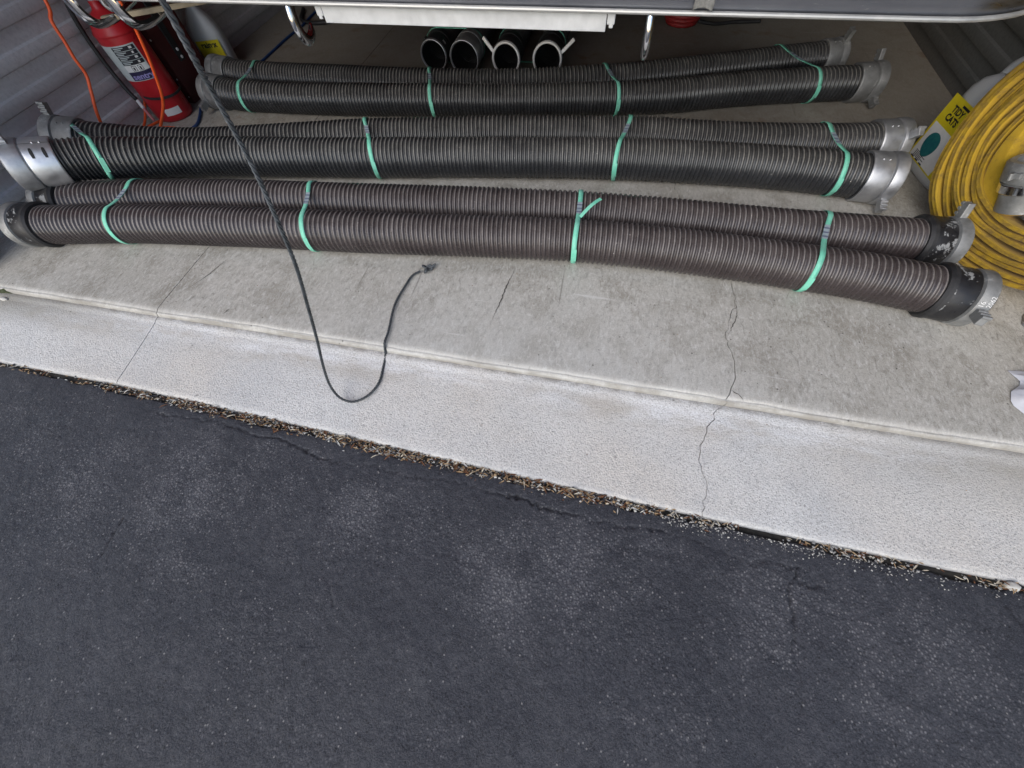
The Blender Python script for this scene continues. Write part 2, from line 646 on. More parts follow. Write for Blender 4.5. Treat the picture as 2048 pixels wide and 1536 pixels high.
M = {}
M['slab'] = m_concrete()
M['apron'] = m_apron()
M['asphalt'] = m_asphalt()
M['soil'] = m_noisy('dark_soil', (.02, .018, .015), (.055, .048, .038), .95, 90, bump=.6)
M['black_hose'] = m_hose('black_hose_rubber', (.020, .021, .023), (.31, .295, .265), (.036, .038, .041))
M['brown_hose'] = m_hose('brown_hose_rubber', (.036, .028, .028), (.30, .275, .26), (.060, .049, .049))
M['alu'] = m_alu('cast_aluminium', (.40, .41, .43), (.56, .57, .58), .40, .8)
M['alu_dark'] = m_alu('dull_aluminium', (.22, .225, .225), (.36, .365, .36), .55, .6, .35)
M['alu_bright'] = m_alu('bright_aluminium', (.62, .63, .65), (.75, .76, .77), .34, .85)
M['black_worn'] = m_black_worn()
M['black'] = m_noisy('black_rubber', (.012, .012, .013), (.03, .03, .032), .55, 40)
M['inside'] = m_noisy('dark_bore', (.010, .010, .011), (.02, .02, .022), .6, 40)
M['green'] = m_green()
M['green_print'] = m_noisy('band_print', (.24, .33, .36), (.40, .46, .50), .5, 120, bump=0)
M['green_dark'] = MT('band_print_lines', (.13, .14, .22), .5)
M['rope'] = m_rope()
M['red'] = m_noisy('red_enamel', (.40, .012, .018), (.52, .02, .028), .32, 12, bump=.05)
M['dark_red'] = m_noisy('dark_red_paint', (.055, .012, .012), (.10, .02, .02), .5, 18, bump=.15)
M['label_grey'] = m_noisy('label_grey', (.46, .52, .52), (.58, .62, .62), .45, 60, bump=0)
M['white'] = m_noisy('label_white', (.70, .70, .69), (.78, .78, .77), .5, 60, bump=0)
M['ink'] = MT('label_ink', (.012, .012, .02), .5)
M['purple'] = MT('label_purple', (.30, .27, .55), .5)
M['navy'] = MT('label_navy', (.018, .015, .06), .5)
M['orange'] = m_noisy('orange_cord_jacket', (.75, .085, .015), (.85, .13, .03), .45, 30, bump=.05)
M['blue'] = m_noisy('blue_cord_jacket', (.012, .04, .14), (.02, .07, .22), .45, 30, bump=.05)
M['pink'] = m_noisy('faded_red_plastic', (.55, .16, .17), (.65, .25, .25), .5, 30, bump=.05)
M['yellow'] = m_yellow()
M['yellow_label'] = m_noisy('yellow_label', (.62, .50, .012), (.70, .58, .02), .45, 40, bump=0)
M['teal'] = m_noisy('teal_print', (.008, .10, .14), (.03, .20, .18), .45, 60, bump=0)
M['jug'] = m_noisy('cloudy_jug_plastic', (.50, .52, .54), (.60, .62, .64), .38, 8, bump=.03, Transmission_Weight=.12)
M['chrome'] = m_noisy('chrome', (.72, .73, .75), (.82, .83, .84), .10, 15, 1.0, 0)
M['steel'] = m_steel()
M['lip'] = m_alu('bumper_lip_metal', (.40, .40, .39), (.52, .52, .50), .42, .6)
M['valance'] = m_noisy('grey_white_valance', (.52, .53, .53), (.66, .67, .67), .5, 25, .2, .1)
M['tan'] = m_noisy('tan_bar', (.20, .165, .11), (.30, .25, .18), .6, 30)
M['sidingL'] = m_siding('grey_wall_metal', (.58, .58, .59), (.74, .735, .74))
M['sidingR'] = m_siding('dark_wall_metal', (.12, .13, .13), (.20, .205, .20), (.13, .12, .10))
M['wood'] = m_noisy('painted_wood', (.42, .41, .39), (.52, .51, .49), .6, 14)
M['ceiling'] = m_noisy('ceiling_board', (.45, .44, .42), (.52, .51, .49), .85, 6)
M['brick'] = m_noisy('stucco_front', (.40, .37, .33), (.48, .45, .41), .9, 12)
M['truck'] = m_noisy('truck_paint', (.33, .012, .012), (.38, .016, .016), .22, 5, bump=0)
M['tyre'] = m_noisy('tyre_rubber', (.014, .014, .014), (.028, .028, .028), .8, 50)
M['glass'] = MT('windshield_glass', (.03, .035, .04), .05)
M['rag'] = m_noisy('white_rag', (.60, .61, .66), (.74, .75, .78), .85, 22, bump=.4)
M['webbing'] = m_noisy('grey_webbing', (.14, .14, .13), (.24, .235, .22), .9, 160, bump=.6)
M['redrope'] = m_noisy('red_hose', (.22, .012, .012), (.32, .02, .02), .55, 40)
M['pebble'] = m_noisy('pale_stone', (.45, .44, .40), (.62, .60, .56), .85, 40)
M['moss'] = m_noisy('moss', (.03, .04, .015), (.07, .08, .035), .95, 120, bump=.6)
M['wire'] = MT('bare_wire', (.25, .25, .25), .4, .8)

# ------------------------------------------------------------------ setting: driveway, apron, slab
JOINT_X = -1.456


def apron_edge(x):
    return np.interp(x, [-6, -1.94, -1.47, -1.128, -.771, -.442, -.141, .135, .391, .629, 1.107, 6],
                     [.36, .334, .333, .324, .313, .302, .292, .283, .277, .272, .267, .25])


def asphalt_edge(x):
    return np.interp(x, [-6, -1.926, -1.45, -1.111, -.929, -.76, -.592, -.433, -.136, .138, .392, .629, .849, 1.104, 6],
                     [.35, .316, .304, .292, .285, .287, .277, .272, .265, .258, .256, .249, .246, .246, .22])


def build_asphalt():
    xs = np.r_[-np.geomspace(60, 2.36, 22), np.arange(-2.3, 1.5, .0036), np.geomspace(1.56, 60, 22)]
    ds = np.r_[np.arange(0, 1.05, .0036), np.geomspace(1.08, 60, 26)]
    X, D = np.meshgrid(xs, ds, indexing='ij')
    near = np.exp(-D / .05)
    jag = (fbm(X, X * 0, 14, 4, 3) - .5) * .026 + (fbm(X, X * 0, 90, 3, 9) - .5) * .010
    Y = asphalt_edge(X) + .008 + jag * near - D
    Z = -.055 - .006 * np.clip(D, 0, 60) ** .9
    inside = (np.abs(X) < 2.5) & (D < 1.1)
    Z = Z + np.where(inside, (fbm(X, Y, 5, 3, 20) - .5) * .010 + (fbm(X, Y, 60, 3, 30) - .5) * .0022, 0)
    Z = Z - np.where(D < .001, .03, 0) - .004 * np.exp(-D / .012)
    # low ridge of sealer along the patch edge
    lines = [
        ([(-1.25, .262), (-1.047, .272), (-.953, .262), (-.864, .256), (-.796, .257), (-.70, .236), (-.60, .224)], .0022),
        ([(-.163, .231), (-.118, .226), (-.08, .231), (-.045, .227), (-.009, .218), (.024, .218), (.077, .216), (.096, .22), (.13, .21), (.206, .214), (.256, .221), (.319, .221)], .0026),
        ([(.618, .195), (.609, .172), (.594, .156), (.588, .135), (.594, .101), (.594, .076), (.589, .05), (.588, .026)], .0020),
        ([(.609, .172), (.64, .165), (.67, .172)], .0016), ([(.56, .20), (.54, .185), (.5, .19)], .0016),
        ([(1.06, .214), (1.072, .192), (1.076, .173), (1.09, .13)], .0018),
        ([(-1.385, .183), (-1.375, .157), (-1.368, .133)], .0022), ([(-1.135, -.036), (-1.13, -.081), (-1.124, -.136)], .0020),
        ([(-.492, -.064), (-.478, -.089), (-.466, -.113)], .0016), ([(-.45, .262), (-.447, .245)], .002),
        ([(-.30, .27), (-.31, .25)], .002),
        ([(-.60, .224), (-.50, .236), (-.38, .228), (-.27, .240), (-.163, .231)], .0014), ([(.319, .221), (.42, .205), (.50, .19), (.56, .20), (.618, .195)], .0014),
        ([(.588, .026), (.592, -.03), (.585, -.09)], .0013), ([(-.259, .054), (-.2, .05), (-.15, .046), (-.11, .03)], .0010)]
    crack = np.zeros_like(X)
    JX, JY = X + (vnoise(X, Y, 90, 41) - .5) * .014, Y + (vnoise(X, Y, 90, 42) - .5) * .014
    for pl, w in lines:
        x0, x1 = min(p[0] for p in pl) - .03, max(p[0] for p in pl) + .03
        msk = (X > x0) & (X < x1) & (D < 1.1)
        px, py = JX[msk], JY[msk]
        dm = np.full(px.shape, 9.0)
        for (ax, ay), (bx, by) in zip(pl[:-1], pl[1:]):
            L2 = (bx - ax) ** 2 + (by - ay) ** 2
            t = np.clip(((px - ax) * (bx - ax) + (py - ay) * (by - ay)) / L2, 0, 1)
            dm = np.minimum(dm, np.hypot(px - ax - t * (bx - ax), py - ay - t * (by - ay)))
        amp = np.clip(.18 + 1.15 * fbm(px, py, 16, 3, 44) - .15, .12, 1) * (w / .0024)
        crack[msk] = np.maximum(crack[msk], np.clip(1.25 - dm / (.0020 + .5 * w), 0, 1) * np.clip(amp, 0, 1))
    Z = Z - crack * .005
    # where the sealer has worn off the stones
    spots = [(-.503, .092, .10, 1.0), (-.15, .05, .06, .8), (-.07, -.01, .09, 1.0), (.07, .10, .17, .9), (.20, .17, .14, .7), (-1.0, .05, .2, .75),
             (-1.35, .03, .17, .75), (-1.33, -.08, .12, .7), (-.9, -.12, .1, .7), (.33, -.08, .16, .55), (.55, .10, .16, .75), (.85, .12, .2, .65),
             (-.8, .15, .2, .6), (-1.6, .15, .25, .6), (-.35, .17, .15, .5), (.75, -.05, .15, .4), (-.6, -.15, .12, .4), (.05, .2, .1, .6)]
    worn = np.zeros_like(X)
    for sx, sy, r, a in spots:
        worn = np.maximum(worn, a * np.exp(-((X - sx) ** 2 + (Y - sy) ** 2) / (r * r)))
    worn = .85 * worn * (.15 + 1.5 * fbm(X, Y, 16, 5, 60)) + .45 * (fbm(X, Y, 4.5, 5, 70) - .45)
    worn = np.clip(worn - .5 * np.exp(-D / .03), 0, 1)
    V = np.stack([X, Y, Z], -1)[::-1]
    me = grid_mesh('driveway', V)
    for nm, arr in (('worn', worn), ('crack', crack)):
        at = me.attributes.new(nm, 'FLOAT', 'POINT')
        at.data.foreach_set('value', arr[::-1].reshape(-1).astype(np.float32))
    o = link('asphalt_driveway', me, M['asphalt'])
    tag(o, 'dark blue grey sealed asphalt driveway with worn patches and cracks', kind='structure')


build_asphalt()

CRACK = [(.310, 1.547), (.397, 1.29), (.455, 1.15), (.491, 1.072), (.497, 1.02), (.501, .995), (.502, .962), (.492, .94), (.481, .921), (.477, .883), (.464, .841), (.467, .808),
         (.476, .772), (.480, .709), (.482, .678), (.464, .638), (.451, .603), (.459, .598)]
CRACK2 = [(.455, .60), (.431, .571), (.416, .536), (.402, .499), (.393, .467), (.392, .435), (.394, .406), (.404, .383), (.408, .362), (.405, .336), (.400, .316), (.398, .28), (.398, .2)]


def crack_x(y):
    pts = sorted([(p[1], p[0]) for p in CRACK + CRACK2])
    ys, xs = np.array([p[0] for p in pts]), np.array([p[1] for p in pts])
    x = np.interp(y, ys, xs)
    x = np.where(y > 1.547, .310 - (y - 1.547) * .25, x)
    return x + (vnoise(y, y * 0, 70, 5) - .5) * .012 + (vnoise(y, y * 0, 240, 6) - .5) * .005


def crack_w(y):
    return (.0006 + .0024 * vnoise(y, y * 0, 30, 8)) * np.where(y > 1.7, .3, 1)


JW = .0026


def panel(name, left, right, rows, n, m, parent, seed=0):
    """rows: list of (y or fn(x) , z); left/right: fn(y) -> x"""
    V = np.zeros((len(rows), n, 3))
    for i, (yy, z) in enumerate(rows):
        y0 = yy if not callable(yy) else float(yy(0.0))
        l, r = float(left(y0)), float(right(y0))
        xs = np.linspace(l, r, n)
        ys = np.full(n, yy, float) if not callable(yy) else yy(xs)
        V[i, :, 0] = xs
        V[i, :, 1] = ys
        V[i, :, 2] = z
    ch = (fbm(V[..., 0], V[..., 1] * .0, 5, 6, 11) - .5) * 1.6
    nose = np.exp(-((V[..., 1] - .603) / .009) ** 2)
    V[..., 1] += nose * (ch * .009 + (fbm(V[..., 0], V[..., 1] * 0, 45, 3, 19) - .5) * .004)
    V[..., 2] += nose * (fbm(V[..., 0], V[..., 1], 60, 3, 15) - .5) * .0010 + (fbm(V[..., 0], V[..., 1], 4, 3, 12) - .5) * .003
    # vertical cut faces along the joints
    Lw = V[:, :1].copy(); Lw[..., 2] = V[:, :1, 2] - .035
    Rw = V[:, -1:].copy(); Rw[..., 2] = V[:, -1:, 2] - .035
    V = np.concatenate([Lw, V, Rw], 1)
    me = grid_mesh(name, V.transpose(1, 0, 2))
    o = link(name, me, m, parent)
    try:
        o.data.set_sharp_from_angle(angle=math.radians(40))
    except Exception:
        pass
    return o


slab_rows = [(9.0, 0), (6, 0), (4, 0), (3, 0)] + [(y, 0.0) for y in np.arange(2.6, .64, -.012)] + \
            [(.634, -.0001), (.622, -.0004), (.615, -.0012), (.611, -.0026), (.608, -.0045), (.606, -.0062), (.6045, -.0064), (.603, -.0062), (.601, -.0068), (.599, -.0085), (.597, -.0115), (.595, -.0155), (.593, -.019), (.591, -.05)]
bed = box_obj('garage_floor', (-.4, 4.83, -.09), (5.2, 8.45, .09), M['soil'])
tag(bed, 'grey concrete garage floor with a saw cut joint and a crack', kind='structure')
panel('slab_panel', lambda y: -2.7, lambda y: JOINT_X - JW / 2, slab_rows, 70, M['slab'], bed)
panel('slab_panel', lambda y: JOINT_X + JW / 2, lambda y: float(crack_x(np.array(y)) - crack_w(np.array(y)) / 2), slab_rows, 110, M['slab'], bed)
panel('slab_panel', lambda y: float(crack_x(np.array(y)) + crack_w(np.array(y)) / 2), lambda y: 2.2, slab_rows, 90, M['slab'], bed)

bed2 = box_obj('apron', (-.4, .44, -.135), (9.0, .30, .07), M['soil'])
tag(bed2, 'pale concrete apron strip between driveway and garage floor', kind='structure')


def lerp_edge(t, off=0.0):
    return lambda x: .588 + (apron_edge(x) - off - .588) * t + 0 * x


ap_rows = [(lambda x: .592 + 0 * x, -.0200), (lambda x: .586 + 0 * x, -.0195), (lambda x: .575 + 0 * x, -.0205)]
ap_rows += [(lerp_edge(t), -.0205 - .0285 * t ** .8) for t in np.linspace(.08, .955, 34)]
ap_rows += [(lerp_edge(.968), -.0492), (lerp_edge(.985), -.0505), (lerp_edge(.994), -.053), (lerp_edge(1.0), -.058), (lerp_edge(1.003), -.10)]
panel('apron_panel', lambda y: -4.6, lambda y: JOINT_X - JW / 2, ap_rows, 90, M['apron'], bed2)
panel('apron_panel', lambda y: JOINT_X + JW / 2, lambda y: float(crack_x(np.array(y)) - crack_w(np.array(y)) / 2), ap_rows, 110, M['apron'], bed2)
panel('apron_panel', lambda y: float(crack_x(np.array(y)) + crack_w(np.array(y)) / 2), lambda y: 4.0, ap_rows, 110, M['apron'], bed2)


def sliver(name, pts, w, parent, m):
    """open hairline: a thin dirt filled wedge pressed into the slab surface"""
    Q, s = catmull(pts, .006)
    T, S, B = frames(Q)
    j = (np.random.default_rng(len(pts)).random(len(Q)) - .5) * .004
    ww = w * np.sin(np.linspace(.15, PI - .15, len(Q))) * (.5 + np.random.default_rng(3).random(len(Q)))
    L = Q + S * (j + ww / 2)[:, None]
    Rr = Q + S * (j - ww / 2)[:, None]
    return link(name, grid_mesh(name, np.stack([L, Rr], 1)), m, parent)


for pts, w in [([(.502, .962, .0021), (.5, .914, .0021), (.48, .859, .0021), (.471, .834, .0021)], .0022),
               ([(.464, .638, .0021), (.49, .621, .0021), (.498, .604, .0018)], .0022),
               ([(-.244, 1.003, .0021), (-.255, .93, .0021), (-.262, .85, .0021), (-.272, .768, .0021)], .0030),
               ([(-1.40, .72, .0021), (-1.37, .78, .0021), (-1.34, .88, .0021)], .0022),
               ([(-1.2, .63, .0021), (-1.19, .66, .0021)], .002)]:
    sliver('hairline_crack', pts, w, bed, M['soil'])

# debris packed into the gap between apron and driveway
def build_debris():
    soil = []
    xs = np.arange(-2.4, 1.6, .012)
    V = np.array([[(x, apron_edge(x) + .006, -.074), (x, (apron_edge(x) + asphalt_edge(x)) / 2, -.070 + .008 * rnd.random()), (x, asphalt_edge(x) - .012, -.078)] for x in xs])
    o = link('gap_soil', grid_mesh('gap_soil', V), M['soil'])
    tag(o, 'dark soil at the bottom of the gap along the driveway edge', kind='stuff')
    mats = [MT('dry_leaf', (.36, .25, .14), .8), MT('pale_straw', (.56, .50, .39), .8), MT('brown_needle', (.16, .07, .03), .8), MT('chip_stone', (.33, .325, .31), .9), MT('dark_chip', (.05, .05, .055), .8), MT('bleached_chip', (.55, .54, .50), .8)]
    bm = bmesh.new()
    def stone(c, r, mi):
        vs = []
        dirs = [(1, 0, 0), (-1, 0, 0), (0, 1, 0), (0, -1, 0), (0, 0, 1), (0, 0, -1)]
        ang = rnd.random() * 6
        for d in dirs:
            k = r * (.6 + .6 * rnd.random())
            x, y = d[0] * math.cos(ang) - d[1] * math.sin(ang), d[0] * math.sin(ang) + d[1] * math.cos(ang)
            vs.append(bm.verts.new((c[0] + x * k * 1.2, c[1] + y * k, c[2] + d[2] * k * .7)))
        for f in ((0, 2, 4), (2, 1, 4), (1, 3, 4), (3, 0, 4), (2, 0, 5), (1, 2, 5), (3, 1, 5), (0, 3, 5)):
            fc = bm.faces.new([vs[i] for i in f]); fc.material_index = mi
    def leaf(c, L, W, mi):
        a = rnd.random() * PI
        a = rnd.gauss(.1, .7)
        ux, uy = math.cos(a), math.sin(a)
        cu = rnd.uniform(-.4, .9) * L * .5
        tl = rnd.uniform(-.5, .5)
        rows = []
        for i in range(4):
            t = i / 3 - .5
            w = W * (1 - (2 * abs(t)) ** 1.6 * .8)
            z = c[2] + cu * (1 - 4 * t * t) * .5 + t * L * tl * .4
            rows.append([bm.verts.new((c[0] + ux * t * L - uy * w * s * .5, c[1] + uy * t * L + ux * w * s * .5, z + abs(s) * W * .25)) for s in (-1, 0, 1)])
        for i in range(3):
            for j in range(2):
                fc = bm.faces.new([rows[i][j], rows[i + 1][j], rows[i + 1][j + 1], rows[i][j + 1]]); fc.material_index = mi
    CL = np.clip(2.6 * fbm(np.arange(-2.3, 1.4, .004), np.zeros(925), 9, 4, 77) - .75, .06, 1)
    for k in range(9500):
        x = rnd.uniform(-2.2, 1.25)
        dens = np.interp(x, [-2.2, -1.75, -1.5, -1.2, .1, .35, .5, 1.3], [.10, .10, .5, .9, 1, .75, .30, .25])
        dens *= max(CL[int((x + 2.3) / .004)], .45 if -1.25 < x < .3 else 0)
        if rnd.random() > dens:
            continue
        e, a = float(apron_edge(x)), float(asphalt_edge(x))
        y = rnd.uniform(a + .003, e + .001) - (abs(rnd.gauss(0, .012)) if rnd.random() < .12 else abs(rnd.gauss(0, .003)))
        z = -.066 + .012 * rnd.random()
        right = x > .3
        q = rnd.random()
        if right:
            if q < .6: stone((x, y, z), rnd.uniform(.0015, .0045), rnd.choice([3, 3, 4, 5]))
            else: leaf((x, y, z + .004), rnd.uniform(.008, .02), rnd.uniform(.002, .004), rnd.choice([1, 2, 0]))
        else:
            if q < .3: stone((x, y, z), rnd.uniform(.0015, .005), rnd.choice([3, 5, 0, 4, 4]))
            else: leaf((x, y, max(z + .003, -.052 if y < a else -1)), rnd.uniform(.004, .012) if rnd.random() < .7 else rnd.uniform(.015, .030), rnd.uniform(.0015, .0055), rnd.choice([0, 0, 1, 2, 2, 4, 4, 5]))
    # crumbled pale grit lying on the driveway rim at the right
    for k in range(800):
        x = min(1.3, .30 + abs(rnd.gauss(0, .5)))
        y = float(asphalt_edge(x)) - abs(rnd.gauss(0, .012)) + .003
        if y < float(asphalt_edge(x)) - .04: continue
        stone((x, y, -.054 - .001), rnd.uniform(.0008, .0026), rnd.choice([3, 5, 3, 4, 4]))
    for k in range(260):   # stray bits on the slab and apron
        x, y = rnd.uniform(-2.1, 1.2), rnd.uniform(.34, 1.0)
        z = .0012 if y > .63 else -.0205 - .0285 * max(0, min(1, (.588 - y) / .28)) ** .8 + .001
        stone((x, y, z), rnd.uniform(.0008, .0020), rnd.choice([4, 4, 0, 2, 5]))
    me = bpy.data.meshes.new('leaf_litter')
    bm.to_mesh(me); bm.free()
    for q in mats:
        me.materials.append(q.m)
    o = bpy.data.objects.new('leaf_litter', me)
    COL.objects.link(o)
    tag(o, 'dry leaf litter, straw and grit packed in the gap between apron and driveway', kind='stuff')


build_debris()


def blob(name, c, r, sc, m, parent=None, seed=0, sub=3, amp=.25):
    bm = bmesh.new()
    bmesh.ops.create_icosphere(bm, subdivisions=sub, radius=r)
    g = np.random.default_rng(seed).random((8, 3)) * 6 - 3
    for v in bm.verts:
        n = v.co.normalized()
        k = 1 + amp * sum(math.sin(float(np.dot(g[i], n)) * 2 + i) for i in range(5)) / 5
        v.co = Vector((n.x * r * k * sc[0], n.y * r * k * sc[1], n.z * r * k * sc[2])) + Vector(c)
    return from_bm(name, bm, m, parent, True)


p = blob('pebble', (1.087, .258, -.056), .013, (1.25, .8, .7), M['pebble'], seed=3)
tag(p, 'pale round pebble in the gap at the right end of the driveway edge', 'pebble')
p = blob('pebble', (-1.50, .588, -.024), .006, (1.3, .9, .8), M['pebble'], seed=9, sub=2)
tag(p, 'small white pebble below the sill beside the floor joint', 'pebble')

# ------------------------------------------------------------------ garage shell
def siding_wall(name, x, face, y0, y1, z1, m, label):
    root = empty(name, (x, (y0 + y1) / 2, 0))
    tag(root, label, 'wall')
    pitch = .1
    sheet_h = .6
    z = .0
    k = 0
    while z < z1 - .01:
        zz = min(z1, z + sheet_h)
        prof = []
        t = z
        nr = int(round((zz - z) / pitch))
        for i in range(nr):
            b = z + i * pitch
            prof += [(b + .000, .0), (b + .050, .0), (b + .056, .010), (b + .066, .013), (b + .084, .013), (b + .094, .010), (b + .0995, .0)]
        prof.append((zz, 0))
        off = .0015 * (k % 2)
        ys = np.r_[np.arange(y0, min(y1, 3.5), .25), np.linspace(min(y1, 3.5), y1, 8)]
        V = np.array([[(x + face * (d + off) + face * .002 * math.sin(y * 3 + k), y, h) for y in ys] for h, d in prof])
        back = V[::-1].copy()
        back[..., 0] = x - face * .02
        V = np.concatenate([V, back], 0)
        o = link('siding_sheet', grid_mesh('siding_sheet', V, closed_u=True), m, root)
        o.data.set_sharp_from_angle(angle=math.radians(30))
        z = zz
        k += 1
    return root


WL, WR = -2.385, 1.56
siding_wall('wall_left', WL, 1, .72, 9, 3.0, M['sidingL'], 'grey ribbed metal wall along the left side of the garage')
siding_wall('wall_right', WR, -1, .72, 9, 3.0, M['sidingR'], 'dark ribbed metal wall along the right side of the garage')
tag(box_obj('wall_back', (-.41, 9.05, 1.5), (4.2, .1, 3.0), M['sidingR']), 'dark back wall of the garage behind the truck', 'wall')
tag(box_obj('ceiling', (-.41, 4.85, 3.06), (4.2, 8.4, .1), M['ceiling']), 'pale ceiling above the garage bay', kind='structure')
fr = empty('garage_front', (-.41, .66, 0))
tag(fr, 'stucco garage front framing the open doorway', 'wall')
box_obj('pier', (-3.26, .655, 1.5), (1.44, .12, 3.0), M['brick'], fr)
box_obj('pier', (2.60, .655, 1.5), (2.1, .12, 3.0), M['brick'], fr)
box_obj('lintel', (-.495, .655, 2.82), (4.07, .12, .48), M['brick'], fr)
box_obj('door_jamb', (-2.40, .665, 1.29), (.26, .10, 2.56), M['wood'], fr, bevel=.004)
box_obj('door_jamb', (1.545, .665, 1.29), (.09, .10, 2.56), M['wood'], fr, bevel=.004)
moss = blob('moss_tuft', (-2.145, .600, -.022), .022, (1.6, .7, .6), M['moss'], seed=5, amp=.5)
tag(moss, 'dark moss tuft in the corner at the left end of the sill', 'moss')
p = blob('pebble', (-2.12, .565, -.022), .010, (1.8, .8, .6), M['pebble'], seed=12, sub=2)
tag(p, 'pale stone chip lying by the moss at the left end of the sill', 'pebble')

# overhead door rolled up under the ceiling, its pull rope hangs to the floor
door = empty('overhead_door', (-.41, 1.9, 2.72))
tag(door, 'raised white overhead garage door below the ceiling', 'door')
for i in range(4):
    box_obj('door_panel', (-.41, .98 + i * .545, 2.74), (3.86, .538, .045), M['wood'], door, bevel=.008)
box_obj('door_panel', (-.41, .565, 2.60), (3.86, .045, .20), M['wood'], door, bevel=.008)

# ------------------------------------------------------------------ hoses
def hose_body(name, pts, r, m, parent, pitch=.0168, depth=.0068, seg=40, spp=8, phase=0.0):
    Q, s = catmull(pts, pitch / spp)
    T, S, B = frames(Q)
    a = np.linspace(0, 2 * PI, seg, endpoint=False)
    u = s[:, None] / pitch + a[None] / (2 * PI) + phase + (.9 * np.sin(s * 2.3 + phase * 9) + .35 * np.sin(s * 7.1 + phase * 4))[:, None]
    w = .5 + .5 * np.cos(2 * PI * u)
    pr = w ** .8
    wob = 1 + .006 * np.sin(s * 11 + phase)[:, None] + .012 * np.sin(s * 3.7 + phase * 5)[:, None] * np.cos(2 * a)[None]
    rr = (r - depth * (1 - pr)) * wob
    V = Q[:, None] + rr[..., None] * (np.cos(a)[None, :, None] * S[:, None] + np.sin(a)[None, :, None] * B[:, None])
    me = grid_mesh(name, V, closed_v=True)
    at = me.attributes.new('crest', 'FLOAT', 'POINT')
    at.data.foreach_set('value', np.broadcast_to(pr, rr.shape).reshape(-1).astype(np.float32))
    o = link(name, me, m, parent)
    return o, Q, T


def lug(parent, o, t, ang, r, s, m, L=.026, W=.020, H=.046, up=(0, 0, 1)):
    """ribbed rocker lug standing on a coupling ring"""
    t = Vector(t).normalized()
    u = (Vector(up) - t * Vector(up).dot(t)).normalized()
    w = t.cross(u)
    n = u * math.cos(ang) + w * math.sin(ang)
    c = t.cross(n)
    rot = Matrix((t, c, n)).transposed()
    base = Vector(o) + t * s + n * r
    bm = bmesh.new()
    box(bm, base + n * (H / 2 - .004), (W, L, H), rot.to_4x4(), .003)
    for k in range(3):
        rr = bmesh.ops.create_cone(bm, cap_ends=True, segments=10, radius1=.0052, radius2=.0052, depth=W * 1.12)
        M4 = Matrix.Translation(base + n * (H * (.25 + .3 * k)) - c * (L / 2)) @ rot.to_4x4() @ Matrix.Rotation(PI / 2, 4, 'Y')
        bmesh.ops.transform(bm, matrix=M4, verts=rr['verts'])
    return from_bm('lug', bm, m, parent, False)


def coupling(parent, o, t, r, kind, L=.13, lugs=(0.6, 3.7), label=None):
    """o: hose end, t: outward direction"""
    if kind == 'silver':
        m, m2 = M['alu'], M['alu']
    elif kind == 'bright':
        m, m2 = M['alu_bright'], M['alu']
    elif kind == 'dull':
        m, m2 = M['alu_dark'], M['alu_dark']
    else:
        m, m2 = M['black_worn'], M['alu_dark']
    k = r / .075
    R1, R2 = r + .009 * k, r + .0135 * k
    s0 = -.024
    a = L * .52
    c = lathe('collar', [(s0 + .004, r - .004), (s0, R1 - .003), (s0 + .002, R1 - .001), (s0 + .006, R1), (a - .008, R1), (a - .004, R1 - .001), (a - .003, R1 - .006), (a, R1 - .006)], o, t, m, parent)
    if label: c['label'] = label
    h = lathe('swivel_ring', [(a - .002, R1 - .008), (a + .001, R2 - .008), (a + .003, R2 - .003), (a + .006, R2 - .002), (L - .012, R2), (L - .004, R2 - .001), (L, R2 - .005), (L, R2 - .012), (L - .03, R2 - .014), (L - .031, r - .02), (s0, r - .02)], o, t, m2, parent)
    if kind == 'black':
        lathe('rubber_cuff', [(s0 - .012, r - .006), (s0 - .012, r + .006), (s0 - .004, r + .012), (s0 + .006, r + .012), (s0 + .008, r)], o, t, M['black'], parent)
    for g in lugs:
        lug(h, o, t, g, R2 - .003, (a + L) / 2, m2, W=min(.020, (L - a) * .6))
    # pressed rivets on the collar
    tt = Vector(t).normalized()
    u = (Vector((0, 0, 1)) - tt * tt.z).normalized()
    w = tt.cross(u)
    g = .30 if tt.x > 0 else -.30
    for q in (.0, .020):
        n = u * math.cos(g) + w * math.sin(g)
        bm = bmesh.new()
        rr = bmesh.ops.create_icosphere(bm, subdivisions=1, radius=.0042)
        bmesh.ops.translate(bm, vec=Vector(o) + tt * (q + .002) + n * R1, verts=rr['verts'])
        from_bm('rivet', bm, m, c, True)
    return c, h


def hose(name, pts, r, mat, label, kinds, lens, lugsets, group, phase=0.0, pitch=.0168, dirs=(None, None)):
    root = empty(name, (pts[len(pts) // 2][0], pts[len(pts) // 2][1], 0))
    tag(root, label, 'hose', group)
    b, Q, T = hose_body('hose_body', pts, r, mat, root, pitch=pitch, phase=phase)
    res = []
    for i, (o, t) in enumerate(((Q[0], -T[0]), (Q[-1], T[-1]))):
        if dirs[i] is not None:
            t = np.array(dirs[i], float)
        if kinds[i]:
            res.append(coupling(root, o, t, r, kinds[i], lens[i], lugsets[i]))
    return root, Q, T, res


